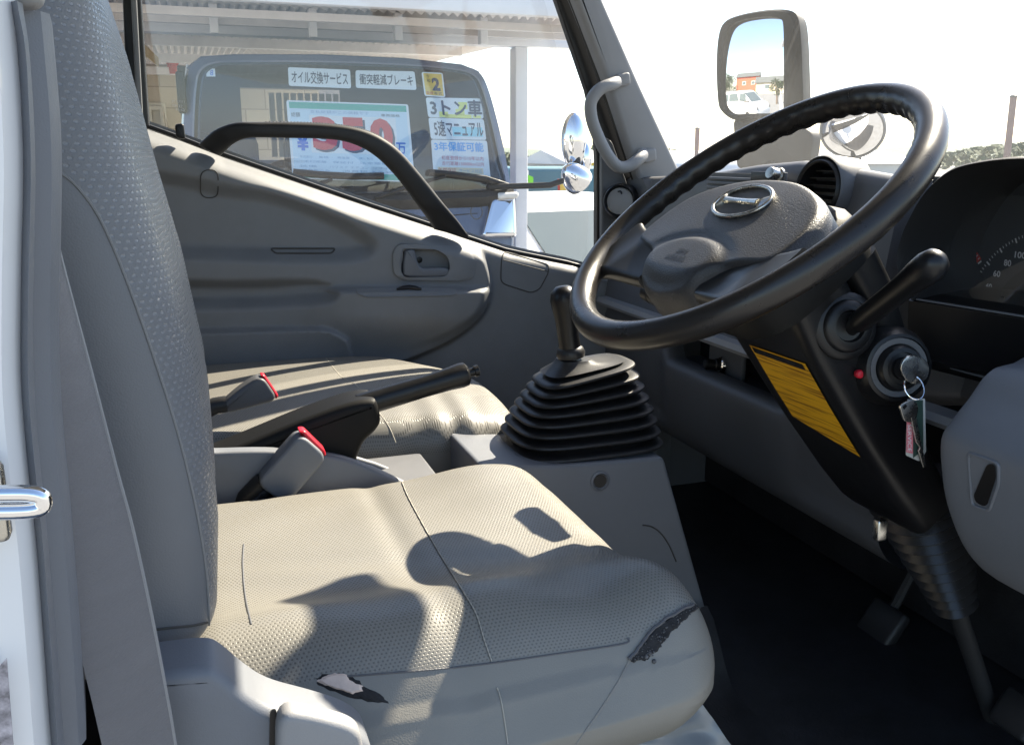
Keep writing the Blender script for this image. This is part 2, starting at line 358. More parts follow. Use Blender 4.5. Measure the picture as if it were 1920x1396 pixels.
dm = MB(); dm.add([tuple(p) for p in A], [(j*(NU+1)+i, j*(NU+1)+i+1, (j+1)*(NU+1)+i+1, (j+1)*(NU+1)+i) for j in range(NV) for i in range(NU)])
DB = dm.bvh()
# ledge from the roll out to the glass
e0 = len(dm.v); row = NV*(NU+1)
dm.add([(x, DY+.045, beltz(x)+.001) for x in us], [(row+i-e0, row+i+1-e0, i+1, i) for i in range(0)])
dm.f += [(row+i, row+i+1, e0+i+1, e0+i) for i in range(NU)]
door = thing('passenger_door', 'grey passenger door across the cab with black grab handle under its window', 'door', (-.2, 1.05, .7))
build('door_panel', dm, M['trim'], door, smooth=60)
def onl(l, off=0): return [hit(DB, a, c, off) for a, c in l]
# outer skin, so that the door has a painted outside
sk = MB(); sk.grid(40, 8, lambda i, j: (-1.0+1.52*i, 1.135+.02*math.sin(math.pi*j), .62+(beltz(-1.0+1.52*i)-.625)*j)); build('outer_skin', sk, M['white'], door)
xs = np.linspace(-.98, .5, 40)
build('window_seal', MB().tube([(x, 1.078, beltz(x)+.003) for x in xs], .0042, 8), M['rubber'], door)
build('seal_strip', MB().box((0, 0, 0), (.001, .001, .001)).loft([[(x, 1.088, beltz(x)), (x, 1.100, beltz(x)), (x, 1.100, beltz(x)+.013), (x, 1.090, beltz(x)+.014)] for x in xs]), M['trim_l'], door)
# glass
build('window_glass', MB().prism([(-.70, 1.102, beltz(-.70)-.01), (.30, 1.102, beltz(.30)-.01), (.30, 1.102, 1.5), (.13, 1.102, 2.06), (-.70, 1.102, 2.06)], (0, .004, 0)), M['glass'], door)
# frame: rear upright, front upright with sail panel
fr = MB(); yf = 1.062
fr.prism(px([(221, -260), (250, -260), (281, 236), (240, 214)], 'y', yf), (0, -.035, 0), .006)
fr.prism(px([(1018, -70), (1047, -70), (1074, 0), (1130, 160), (1192, 338), (1240, 560), (1113, 503), (1113, 300), (1109, 235), (1094, 170), (1036, 0)], 'y', yf), (0, -.02, 0), .004)
fr.box((-.25, yf, 2.085), (.56, .02, .035))
build('window_frame', fr, M['black'], door)
build('frame_trim', MB().prism(px([(232, -260), (243, -260), (268, 214), (256, 200)], 'y', 1.02), (0, -.008, 0), .003), M['trim'], door)
build('corner_trim', MB().prism(rc(px([(1124, 256), (1142, 262), (1172, 345), (1185, 500), (1124, 488)], 'y', 1.036), .012), (0, -.014, 0), .004), M['trim_d'], door)
build('corner_seal', MB().tube(px([(1040, -80), (1090, 50), (1128, 160), (1160, 250), (1190, 340)], 'y', 1.018), .0065, 8), M['rubber'], door)
build('inner_frame', MB().prism(px([(1040, -110), (1056, -110), (1090, 10), (1126, 120), (1126, 152), (1100, 90), (1064, 0)], 'y', 1.024), (0, -.008, 0), .003), M['trim'], door)
# grab handle
ol = [(372, 272), (388, 256), (408, 241), (440, 230), (475, 229), (540, 229), (600, 231), (650, 236), (690, 246), (722, 262), (752, 286), (790, 330), (830, 380), (860, 416), (881, 446)]
il = [(413, 293), (422, 284), (436, 271), (456, 261), (482, 258), (540, 259), (598, 260), (640, 264), (672, 274), (697, 288), (720, 307), (750, 340), (782, 384), (800, 408), (814, 430)]
ys = [1.045, 1.025, 1.0, .985, .975, .97, .97, .97, .97, .97, .975, .985, 1.0, 1.02, 1.04]
rings = []
sol, sil = sm([(a, c, 0) for a, c in ol], 5, False), sm([(a, c, 0) for a, c in il], 5, False)
for i in range(len(sol)):
    y = interp(i/5, range(15), ys); a = P(sol[i].x, sol[i].y, 'y', y); c = P(sil[i].x, sil[i].y, 'y', y); mid = (a+c)/2; hw = (a-c)/2; dp = Vector((0, .016, 0))
    rings.append([mid+hw*math.copysign(abs(math.cos(t))**.75, math.cos(t))+dp*math.copysign(abs(math.sin(t))**.75, math.sin(t)) for t in [2*math.pi*k/20 for k in range(20)]])
gh = build('grab_handle', MB().loft(rings), M['blackm'], door)
st = MB()
for i in range(22, 50):
    if i % 1 == 0:
        for q in (0, .5):
            j = i+q; a = rings[i][0].lerp(rings[i+1][0], q); st.sphere(a, .0022, 4, (1, 2.2, .8))
build('grip_rib', st, M['blackm'], gh)
build('lock_knob', MB().prism(rc(px([(328, 233), (345, 232), (348, 262), (330, 259)], 'y', 1.05), .006), (0, -.018, 0), .004), M['black'], door)
build('screw_cover', MB().tube([p for p in onl([(a.x, a.y) for a in rc([(376, 319, 0), (409, 319, 0), (409, 371, 0), (376, 371, 0)], 16, 6)], .0012)], .0011, 6, closed=True), M['seam'], door)
build('slot', MB().tube(onl([(a.x, a.y) for a in rc([(507, 466, 0), (629, 466, 0), (622, 475, 0), (516, 475, 0)], 5, 4)], .0004), .0019, 6, closed=True), M['seam'], door)
bo = rc([(746, 456, 0), (846, 459, 0), (880, 467, 0), (893, 492, 0), (887, 522, 0), (866, 527, 0), (752, 525, 0), (736, 512, 0), (735, 474, 0)], 9, 4)
bi = rc([(753, 466, 0), (790, 466, 0), (818, 467, 0), (838, 480, 0), (844, 500, 0), (836, 518, 0), (790, 519, 0), (756, 519, 0), (748, 500, 0)], 8, 4)
hz = build('handle_bezel', MB().ring(onl([(p.x, p.y) for p in bo], -.001), [P(p.x, p.y, 'y', 1.02) for p in bi], (0, -.007, 0), .02), M['trim'], door)
build('handle', MB().prism(sm(px([(757, 472), (762, 467), (774, 467), (778, 478), (782, 492), (792, 501), (822, 500), (838, 503), (840, 511), (832, 517), (790, 518), (762, 517), (754, 508)], 'y', 1.030), 4), (0, -.014, 0), .005), M['trim_m'], hz)
build('cup_screw', MB().lathe(P(786, 487, 'y', 1.043), (0, -1, 0), [(.007, -.003), (.007, .002), (.004, .003)], 14), M['black'], hz)
sp_ = build('switch_plate', MB().prism(rc([hit(DB, a, c, .0005) for a, c in [(668, 541), (760, 540), (853, 541), (856, 551), (846, 555), (760, 557), (684, 558), (668, 550)]], .006), (0, -.003, .0012), .001), M['trim'], door)
build('thumb_wheel', MB().tube([hit(DB, a, c, .004) for a, c in [(744, 545), (755, 543), (767, 542), (779, 543), (790, 545)]], [.002, .005, .006, .005, .002], 10), M['black'], sp_)
build('flap', MB().tube(onl([(a.x, a.y) for a in rc([(944, 472, 0), (1029, 496, 0), (1028, 512, 0), (1012, 542, 0), (996, 549, 0), (946, 533, 0), (939, 526, 0), (940, 490, 0)], 7, 4)], .0003), .0014, 6, closed=True), M['seam'], door)
build('flap_edge', MB().tube(onl([(943, 487), (985, 498), (1028, 509)], .0003), .0012, 6), M['seam'], door)
# maker's stamp on the glass
for k, (s, a, c, w) in enumerate([('JIS R3211', 322, 188, 24), ('TP 32', 322, 196, 20), ('M-43', 330, 203, 16)]):
    text(s, 'glass_stamp', M['printw'], door, px([(a, c), (a+w, c+1), (a+w, c+6), (a, c+5)], 'y', 1.099))

# ================================================================== windscreen pillar, windscreen, roof, rear wall
pil = thing('windscreen_pillar', 'grey windscreen pillar on the passenger side carrying a light grey assist grip', 'pillar', (.35, 1.0, 1.45))
build('pillar_trim', MB().prism(rc(px([(1010, -170), (1066, -170), (1120, 0), (1190, 160), (1272, 336), (1190, 345), (1126, 150), (1068, 0)], 'y', 1.01), .01), (0, -.03, 0), .012), M['trim_l'], pil)
build('pillar_seal', MB().tube(px([(1060, -175), (1120, 2), (1191, 160), (1270, 330)], 'y', .985), .004, 8), M['black'], pil)
gp = sm(px([(1168, 152), (1148, 158), (1124, 168), (1108, 192), (1110, 225), (1124, 262), (1140, 292), (1158, 312), (1178, 312), (1200, 298), (1218, 288)], 'y', .945), 5, False)
for i, p in enumerate(gp):
    t = i/(len(gp)-1); e = max(0, 1-min(t, 1-t)/.16); p.y += .035*e*e
build('assist_grip', MB().tube(gp, .0135, 14), M['trim_l'], pil)
for a, c in ((1163, 152), (1212, 293)):
    build('grip_foot', MB().prism(rc(px([(a-14, c-11), (a+12, c-16), (a+14, c+8), (a-12, c+14)], 'y', .985), .008), (0, -.018, 0), .005), M['trim_l'], pil)
WA, WB = P(1118, 0, 'y', .985), P(1271, 333, 'y', .985); sl = (WA-WB)/(WA.z-WB.z)
def scr(z, y): p = WB+sl*(z-WB.z); return Vector((p.x+.05*(1-((y-.33)/.72)**2), y, z))
build('windscreen', MB().grid(16, 6, lambda i, j: scr(1.44+.64*j, 1.0-1.36*i)), M['screen'])
tag(bpy.data.objects['windscreen'], 'dusty windscreen seen between the passenger side pillar and the steering wheel', 'windscreen')
shell = thing('cab_shell', 'roof and back wall of the truck cab around the seats', 'cab', (-.9, .33, .7))
rf = MB(); rf.box((-.42, .33, 2.14), (.60, .80, .02), .015)
rf.loft([[scr(2.06, y)+Vector(q) for q in ((-.05, 0, -.01), (.02, 0, -.02), (.02, 0, .09), (-.09, 0, .09))] for y in np.linspace(-.42, 1.08, 12)])
build('roof', rf, M['headliner'], shell); build('roof_skin', MB().box((-.4, .33, 2.185), (.64, .84, .02), .015), M['white'], shell); build('front_skin', MB().prism([(.66, -.44, .45), (.70, -.44, .45), (.68, -.44, 1.30), (.60, -.44, 1.46), (.57, -.44, 1.46), (.66, -.44, 1.28)], (0, 1.56, 0), 0), M['white'], shell)
bw = MB(); bw.box((-.95, .33, 1.05), (.02, .76, .3805)); bw.box((-.95, .33, 2.02), (.02, .76, .12)); bw.box((-.95, -.3, 1.66), (.02, .13, .24)); bw.box((-.95, .96, 1.66), (.02, .13, .24))
bw.box((-.84, 1.06, 1.45), (.10, .03, .75)); build('kick_panel', MB().box((.66, 1.07, 1.07), (.18, .02, .40)), M['trim_d'], shell)
build('back_wall', bw, M['trim_m'], shell)
rp = MB(); rp.prism([(.46, -.50, 1.42), (.50, -.50, 1.42), (.30, -.50, 2.10), (.22, -.50, 2.10)], (0, .05, 0), .01)
build('driver_pillar', rp, M['trim_l'], shell)
vis = thing('sun_visor', 'grey sun visor folded against the roof above the steering wheel', 'sun visor', (.1, 0, 2.06))
build('visor_panel', MB().box((.1, -.02, 2.07), (.09, .2, .012), .01), M['trim_l'], vis)
rm = thing('rear_view_mirror', 'black interior mirror hanging from the middle of the roof header', 'mirror', (.1, .33, 1.95))
build('housing', MB().box((.235, .265, 1.90), (.02, .115, .042), .015), M['black'], rm); build('stem', MB().tube([(.245, .265, 1.93), (.25, .265, 2.04)], .008), M['black'], rm); build('mirror_glass', MB().box((.2135, .265, 1.90), (.002, .105, .034)), M['mirror'], rm)

# ================================================================== door pillar beside the camera
bp_ = thing('door_pillar', 'white door pillar with grey rubber edge and striker at the open driver side', 'pillar', (-.8, -.45, .7))
def edge(l, y): return [P(a, c, 'y', y) for a, c in l]
wl = [(8, -120), (22, 0), (30, 90), (38, 200), (42, 330), (38, 500), (37, 700), (48, 850), (66, 1020), (80, 1200), (95, 1400), (112, 1560)]
ge = sm(edge(wl, -.43), 4, False); ge = [Vector((ge[0].x-.03, ge[0].y, 2.12)), Vector((ge[0].x-.005, ge[0].y, 1.80))]+ge
rings = [[Vector((-.95, -.45, p.z)), Vector((p.x-.07, -.45, p.z)), Vector((p.x-.022, -.447, p.z)), Vector((p.x-.006, -.44, p.z)), Vector((p.x, -.425, p.z)), Vector((p.x, -.36, p.z)), Vector((-.95, -.36, p.z))] for p in ge]
build('painted_post', MB().loft(rings), M['white'], bp_)
el = [(20, 22), (33, 90), (40, 200), (44, 330), (40, 500), (39, 700), (50, 850), (68, 1020), (82, 1200), (97, 1400), (114, 1560)]
er = [(89, 22), (97, 110), (106, 220), (109, 330), (107, 480), (105, 640), (112, 800), (127, 960), (141, 1130), (151, 1270), (159, 1400), (170, 1560)]
ea, eb = sm(edge(el, -.425), 4, False), sm(edge(er, -.40), 4, False); n_ = min(len(ea), len(eb)); rings = []
for i in range(n_):
    a = ea[int(i*(len(ea)-1)/(n_-1))]; c = eb[i]; a = Vector((interp(c.z, [q.z for q in ea][::-1], [q.x for q in ea][::-1]), a.y, c.z)); r_ = .010
    rings.append([a+Vector((-.004, .03, 0)), a+Vector((-.002, .002, 0)), a+Vector((.004, -.006, 0)), a.lerp(c, .4)+Vector((0, -.007, 0)), c+Vector((-.010, -.004, 0)), c+Vector((-.003, .0, 0)), c+Vector((0, .008, 0)), c+Vector((-.004, .05, 0))])
build('rubber_edge', MB().loft(rings), M['trim_m'], bp_)
build('upper_trim', MB().prism(rc(px([(-30, -120), (80, -120), (86, 20), (20, 20), (-30, 20)], 'y', -.405), .006), (0, -.016, 0), .006), M['trim_l'], bp_)
sk_ = build('striker', MB().tube(rc(px([(-60, 926), (74, 924), (83, 942), (74, 957), (-60, 959)], 'y', -.475), .010, 6), .0040, 14), M['chrome'], bp_)
build('striker_plate', MB().box(P(-40, 942, 'y', -.455), (.012, .006, .02), .004), M['steel'], bp_)
lm = mat('speckled_label', (.36, .33, .35), .5, var=.6, vscale=150); build('data_label', MB().prism(px([(-20, 1270), (13, 1232), (29, 1440), (-20, 1440)], 'y', -.4525), (0, -.0012, 0)), lm, bp_)

# ================================================================== driver's seat
ds = thing('driver_seat', 'grey patterned driver seat with torn front corner beside the open door', 'seat', (-.45, 0, .75))
HX, HY, HZ = .252, .258, .064; CX, CZ = -.402, 1.064
def cush(p):
    x, y, z = p; s = (x+HX)/(2*HX); t = y/HY; top = max(0, min(1, (z+.01)/.06))
    e = abs(t); z += top*(.026*math.exp(-((t+.60)/.24)**2)-.004*(1-e*e)-.050*max(0, (-t-.66)/.34)**2)
    z += top*(.012*math.exp(-((s-.80)/.16)**2)*sst(np.float64(t), -.2, .9)-.003*math.exp(-((s-.5)/.03)**2))
    z += top*(.014*math.exp(-(((s-.97)/.14)**2+((t+.9)/.22)**2)) - .02*math.exp(-(((s-.80)/.10)**2+((t+.62)/.2)**2))*.5)
    z += top*(.0015*math.sin(19*s+5*t)*math.exp(-((t+.55)/.25)**2))
    z += top*(.0008*math.sin(31*x+5*math.sin(17*y))*math.sin(23*y+2))
    if t < -.6: y -= .016*math.sin(min(1, max(0, s))*math.pi)*(1 if z < .03 else .6); 
    if z < -.01: x -= .028*sst(np.float64(s), .7, 1.0)*((-z-.01)/.05)
    x += (.009 if t < 0 else -.012)*sst(np.float64(s), .75, 1)*(t*t)
    return Vector((x, y, z))
cu = rbox((CX, 0, CZ), (HX, HY, HZ), .056, 110, cush)
def suv(mb, ztop, xf, yn):
    uv = []; 
    for v in mb.v:
        dr = max(0.0, ztop-v[2]); fx = max(0, min(1, (v[0]-(xf-.05))/.05)); fy = max(0, min(1, (abs(v[1])-(yn-.06))/.06))
        if fy > fx: uv.append((v[0]+3, v[1]+3+math.copysign(dr*fy, v[1])))
        else: uv.append((v[0]+3+dr*fx, v[1]+3))
    mb.uv = uv
suv(cu, 1.15, CX+HX, HY)
sk1 = [(380, 1330), (520, 1290), (640, 1268), (780, 1255), (900, 1243), (1050, 1222), (1170, 1205), (1240, 1170), (1330, 1128), (1420, 1100)]
cu.mk = []
for v in cu.v:
    q = J(v); lim = interp(q[0], [a for a, _ in sk1], [c for _, c in sk1]); m_ = (lim-q[1])/1700.0
    if v[1] > 0: m_ = v[2]-1.09
    cu.mk.append(m_)
CB = cu.bvh()
cush_o = build('cushion', cu, M['seat'], ds, smooth=80)
sms = MB(); sms.tube(trace(CB, [(749, 889), (762, 925), (788, 975), (825, 1040), (870, 1112), (893, 1152), (908, 1200), (922, 1240)], .0), .0009, 6)
build('cross_seam', sms, M['plain'], cush_o)
tth = MB(); tr_ = trace(CB, [(749, 889), (762, 925), (788, 975), (825, 1040), (870, 1112), (893, 1152), (908, 1200), (922, 1240)], .0011, 14)
tth.tube(tr_, [.0007 if i % 3 else .0003 for i in range(len(tr_))], 5)
build('stitching', tth, M['thread'], cush_o)
build('rear_seam', MB().tube(trace(CB, [(457, 1020), (455, 1060), (460, 1120), (471, 1170)], .0), .0010, 6), M['plain'], cush_o)
build('side_seam', MB().tube(trace(CB, [(640, 1268), (780, 1257), (900, 1245), (1050, 1224), (1168, 1206), (1176, 1195)], .0), .0010, 6), M['plain'], cush_o)
build('front_seam', MB().tube(trace(CB, [(1180, 1236), (1160, 1275), (1125, 1330), (1090, 1380), (1070, 1410)], .0), .0009, 6), mat('grey_seam_thread', (.24, .23, .21), .7), cush_o)
build('loose_thread', MB().tube(trace(CB, [(932, 1288), (939, 1310), (946, 1350), (952, 1394)], .0006), .0006, 5), M['thread'], cush_o)
def jag(poly, a, n=4):
    out = []
    for i in range(len(poly)):
        p, q = poly[i], poly[(i+1) % len(poly)]
        for k in range(n): t = k/n; out.append((p[0]+(q[0]-p[0])*t+random.uniform(-a, a), p[1]+(q[1]-p[1])*t+random.uniform(-a, a)))
    return out
def strip_decal(top, bot, off, j=2.0, n=24):
    mb = MB(); rg = []
    for k in range(n+1):
        t = k/n*(len(top)-1); i = min(int(t), len(top)-2); f_ = t-i
        a = [top[i][q]+(top[i+1][q]-top[i][q])*f_+random.uniform(-j, j) for q in (0, 1)]; c = [bot[i][q]+(bot[i+1][q]-bot[i][q])*f_+random.uniform(-j, j) for q in (0, 1)]
        rr_ = [hit(CB, a[0]+(c[0]-a[0])*s, a[1]+(c[1]-a[1])*s, off if 0 < s < 1 else .0002) for s in (0, .15, .5, .85, 1)]
        if None not in rr_: rg.append(rr_)
    return mb.loft(rg, closed=False, caps=(False, False))
tt = [(1322, 1126), (1290, 1137), (1262, 1152), (1232, 1172), (1210, 1196), (1192, 1220), (1178, 1234)]
tb = [(1324, 1130), (1300, 1146), (1276, 1168), (1258, 1186), (1240, 1210), (1216, 1236), (1184, 1240)]
tear = build('torn_patch', strip_decal(tt, tb, .0016, 2.2, 40), M['foam_d'], cush_o, smooth=0)
lip = trace(CB, tt, .0018, 4); build('frayed_edge', MB().tube([p+Vector([random.uniform(-.0006, .0006) for _ in range(3)]) for p in lip], .0016, 6), M['plain'], tear)
crumb = MB()
for _ in range(90):
    t = random.random()**.8*(len(tt)-1.001); i = int(t); f_ = t-i; s = random.random()
    a = [tt[i][q]+(tt[i+1][q]-tt[i][q])*f_ for q in (0, 1)]; c = [tb[i][q]+(tb[i+1][q]-tb[i][q])*f_ for q in (0, 1)]
    h_ = hit(CB, a[0]+(c[0]-a[0])*s, a[1]+(c[1]-a[1])*s, .002)
    if h_: crumb.sphere(h_, random.uniform(.0004, .0011), 4)
for q in ((1218, 1224), (1211, 1230), (1226, 1240)): crumb.sphere(hit(CB, *q, .001), .0022, 5)
build('foam_crumb', crumb, mat('grey_foam_crumbs', (.09, .09, .095), .9, var=.7, vscale=300), tear)
build('dark_tear', decal(CB, jag([(593, 1272), (610, 1262), (662, 1266), (684, 1288), (720, 1305), (728, 1318), (690, 1316), (640, 1300), (596, 1284)], 2), .0010), M['foam_d'], cush_o, smooth=0)
build('backing_cloth', decal(CB, jag([(594, 1276), (606, 1266), (628, 1261), (650, 1263), (657, 1274), (682, 1286), (684, 1296), (664, 1302), (638, 1294), (606, 1284)], 1.2), .0022), M['foam_p'], cush_o, smooth=0)
# backrest
def xf(z): return interp(z, [1.14, 1.2, 1.27, 1.33, 1.45, 1.54, 1.65, 1.7, 1.95], [-.605, -.598, -.592, -.592, -.608, -.626, -.645, -.657, -.72])
rings = []; uvr = []; RN = 44
for iz in range(91):
    z = 1.165+.72*iz/90; e = 0
    if z < 1.20: e = .03*(1-math.sqrt(max(0, 1-((1.20-z)/.035)**2)))
    if z > 1.84: e = .06*(1-math.sqrt(max(0, 1-((z-1.84)/.0452)**2)))
    x1 = xf(z)-e; x0 = x1-.16+2*e; hy = .252-e-.02*max(0, z-1.5); r = .068; ring_ = []
    o = rc([(x0, -hy, z), (x0, hy, z), (x1, hy, z), (x1, -hy, z)], r, 8)
    o = o[:]
    full = []
    for i in range(len(o)):
        a, c = o[i], o[(i+1) % len(o)]; k_ = max(1, int((c-a).length/.014)) if (c-a).length > .02 else 1
        for q in range(k_): full.append(a.lerp(c, q/k_))
    # resample to constant count
    L_ = [0]
    for i in range(len(full)): L_.append(L_[-1]+(full[(i+1) % len(full)]-full[i]).length)
    RC = 120; res = []
    for k in range(RC):
        t = L_[-1]*k/RC; i = min(max(int(np.searchsorted(L_, t, 'right'))-1, 0), len(full)-1)
        f_ = (t-L_[i])/max(1e-9, L_[i+1]-L_[i]); res.append(full[i].lerp(full[(i+1) % len(full)], f_))
    for p in res:
        dent = .007*math.exp(-((abs(p.y)-.14)/.035)**2) if p.x > x1-.03 else 0
        p.x -= dent
    rings.append(res); uvr += [(k*.9/RC*1.0, z) for k in range(RC)]
br = MB().loft(rings); br.uv = uvr
ss = [(90, 318), (110, 322), (140, 345), (180, 397), (215, 470), (252, 565), (292, 680), (330, 800), (358, 910), (376, 1000), (388, 1090), (392, 1180), (394, 1300)]
br.mk = []
for v in br.v:
    q = J(v); lim = interp(q[1], [c for _, c in ss], [a for a, _ in ss])
    br.mk.append((q[0]-lim)/1700 if q[1] > 318 else .05)
BB = br.bvh(); br_o = build('backrest', br, M['seatb'], ds, smooth=80)
build('side_seam', MB().tube(trace(BB, ss[1:-1], .0001), .0011, 6), mat('grey_backrest_thread', (.22, .22, .22), .7), br_o)
build('hem', MB().tube(trace(BB, [(286, 1180), (320, 1176), (360, 1172), (388, 1166)], .0002), .0011, 6), M['seam'], br_o)
build('headrest', rbox((-.80, 0, 1.96), (.05, .13, .09), .04, 14), M['plain'], ds)
# recliner cover and lever
rec = rc(px([(262, 1208), (300, 1202), (386, 1192), (410, 1202), (450, 1238), (496, 1270), (575, 1290), (640, 1310), (676, 1334), (686, 1372), (690, 1540), (262, 1540)], 'y', -.270), .030, 6)
build('recliner_cover', MB().prism(rec, (0, -.046, 0), .009, 5), M['trim_m'], ds)
build('cover_gap', MB().prism(rc(px([(506, 1330), (518, 1326), (524, 1540), (502, 1540)], 'y', -.3162), .003), (0, -.0015, 0)), M['black'], ds)
build('recline_lever', MB().prism(rc([p+Vector((0, .016, 0)) for p in px([(519, 1332), (600, 1346), (672, 1366), (684, 1400), (688, 1560), (519, 1560)], 'y', -.332)], .022, 6), (0, -.016, 0), .006, 4), M['trim_l'], ds)
build('seat_riser', MB().box((-.42, 0, .88), (.20, .21, .14), .03), M['trim_d'], ds)
build('slide_rail', MB().tube([(-.62, -.20, 1.006), (-.30, -.20, 1.002)], .012, 8), M['black'], ds)
def shf(i, j):
    a, c, d, e = P(1060, 1330, 'y', -.215), P(1292, 1285, 'y', -.17), P(1440, 1500, 'y', -.165), P(1100, 1500, 'y', -.235)
    p = a.lerp(c, i).lerp(e.lerp(d, i), j); w = .004*math.sin(11*i+5*j)+.003*math.sin(23*i*j+9*j+2)+.002*math.sin(31*j-8*i)
    return (p.x-w*.5, p.y-w*1.4-.012*math.sin(math.pi*j), p.z+w*.3)
build('vinyl_skirt', MB().grid(60, 50, shf), M['sheet'], ds)

# ================================================================== seat belt
wb = MB(); lf = [(60, 380), (62, 470), (92, 700), (108, 900), (128, 1090), (150, 1220), (176, 1330), (192, 1400), (230, 1560)]; rgt = [(100, 400), (108, 462), (171, 700), (218, 880), (248, 990), (283, 1150), (310, 1290), (329, 1400), (352, 1560)]
a_, c_ = sm(px(lf, 'y', -.375), 5, False), sm(px(rgt, 'y', -.345), 5, False)
wb.loft([[a, a.lerp(c, .33)+Vector((0, -.003, 0)), a.lerp(c, .66)+Vector((0, -.003, 0)), c, c+Vector((0, .0018, 0)), a+Vector((0, .0018, 0))] for a, c in zip(a_, c_)])
belt = thing('seat_belt', 'grey seat belt webbing hanging straight between the door pillar and driver backrest', 'seat belt', (-.67, -.36, .9))
build('webbing', wb, M['webbing'], belt); build('webbing_edge', MB().tube([c+Vector((0, .0005, 0)) for c in c_], .0012, 6), M['trim_l'], belt)

# ================================================================== passenger seat
ps = thing('passenger_seat', 'sunlit grey passenger seat cushion behind the handbrake with a wrinkled near edge', 'seat', (-.4, .73, .75))
PXH, PYH, PZH = .335, .275, .068; PC = (-.400, .735, 1.058)
def pcf(p):
    x, y, z = p; s = (x+PXH)/(2*PXH); t = y/PYH; top = max(0, min(1, (z+.01)/.06))
    z += top*(.022*(1-t*t)*math.sin(math.pi*min(1, s*.9))+.012*(1-s)); x -= .13*sst(np.float64(s), .55, 1)*max(0, t)**1.6; x -= .035*sst(np.float64(s), .7, 1)*max(0, -t)**3
    z -= .03*sst(np.float64(s), .8, 1)*top*.5
    if t < -.5: z += .0018*math.sin(70*s)*math.exp(-((s-.82)/.16)**2)*max(0, min(1, z/.03)); y -= .003*math.sin(52*s+1)*math.exp(-((s-.8)/.18)**2)
    return Vector((x, y, z))
pc = rbox(PC, (PXH, PYH, PZH), .046, 90, pcf); suv(pc, 1.13, PC[0]+PXH, PYH)
pc.mk = [v[2]-1.075 for v in pc.v]; pc.uv = [(a, c-.735) for a, c in pc.uv]; PB = pc.bvh()
po = build('cushion', pc, M['seat'], ps, smooth=80)
build('cross_seam', MB().tube(trace(PB, [(597, 650), (615, 676), (640, 706), (668, 722), (700, 760), (728, 798), (742, 830)], .0), .0009, 6), M['thread'], po)
build('backrest', rbox((-.80, .735, 1.45), (.075, .27, .36), .06, 16, lambda p: Vector((p.x-.16*(p.z+.36), p.y, p.z))), M['plain'], ps)
build('seat_base', MB().box((-.42, .74, .86), (.26, .24, .15), .03), M['trim_d'], ps)

# ================================================================== console, buckles, handbrake
con = thing('centre_console', 'grey plastic console tray between the two seats under the handbrake', 'console', (-.5, .34, .75))
cb = MB(); out = sm(px([(330, 850), (405, 848), (500, 846), (590, 852), (650, 862), (705, 884), (760, 915), (800, 1010), (330, 1010)], 'y', .275), 4); cb.prism([p+Vector((0, .02, 0)) for p in out], (0, -.02, 0), .005)
build('tray_side', cb, M['trim_m'], con)
build('tray_rim', MB().tube(px([(560, 851), (645, 862), (700, 882), (755, 908)], 'y', .285), .006, 10), M['trim_l'], con)
build('tray_floor', MB().box((-.55, .36, 1.07), (.27, .075, .02), .005), M['trim_d'], con)
build('far_rim', MB().tube(px([(646, 856), (700, 872), (750, 892)], 'y', .38), .006, 10), M['trim_m'], con)
def buckle(label, out, red, y, th, strap, g):
    t = thing('seat_belt_buckle', label, 'buckle', px(out, 'y', y)[0], g)
    build('housing', MB().prism(rc(px(out, 'y', y+th/2), .016, 6), (0, -th, 0), .005), M['trim_m'] if th > .03 else M['trim_d'], t)
    build('release_button', MB().prism(rc(px(red, 'y', y+th*.32), .003), (0, -th*.64, 0), .003), M['red'], t)
    build('strap', strap, M['rubber'], t)
sb1 = MB(); a1, a2 = P(500, 905, 'y', .265), P(470, 935, 'y', .27)
sb1.tube([a1, a2, a2+Vector((-.02, .01, -.05))], .012, 10, flat=1.5)
for k in range(4): sb1.tube([a1.lerp(a2, k/3)+Vector((.014, -.012, .004)), a1.lerp(a2, k/3)+Vector((-.010, -.012, -.012))], .003, 6)
buckle('grey belt buckle with red button standing beside the driver cushion', [(558, 799), (609, 844), (533, 932), (476, 892)], [(556, 800), (568, 799), (606, 836), (608, 846), (600, 846), (560, 806)], .262, .034, sb1, 'seat belt buckles')
sb2 = MB(); sb2.tube(px([(425, 757), (404, 760), (380, 772)], 'y', .47), .013, 10)
buckle('dark grey belt buckle with red button lying on the passenger cushion', [(412, 752), (448, 721), (488, 695), (520, 742), (420, 768)], [(486, 698), (494, 698), (521, 738), (516, 744)], .50, .028, sb2, 'seat belt buckles')
hb = thing('handbrake_lever', 'black handbrake lever with push button pointing forward between the seats', 'handbrake', (-.5, .33, 1.1))
build('lever_boot', MB().prism(sm(px([(330, 850), (400, 830), (480, 798), (560, 765), (640, 737), (682, 730), (694, 738), (700, 768), (690, 788), (670, 808), (658, 835), (648, 864), (560, 860), (440, 858)], 'y', .365), 4), (0, -.062, 0), .012, 4), M['hubblack'], hb)
g0, g1 = P(668, 762, 'y', .334), P(866, 703, 'y', .334); ax_ = (g1-g0).normalized()
build('grip', MB().lathe(g0, ax_, [(.010, 0), (.0165, .004), (.0165, .05), (.0158, .10), (.0168, .140), (.0185, .158), (.0175, .166), (.012, .170), (.004, .171)], 24), M['black'], hb)
build('push_button', MB().lathe(g0+ax_*.169, ax_, [(.0065, 0), (.0065, .010), (.0085, .0105), (.0085, .0165), (.005, .018)], 18), M['black'], hb)

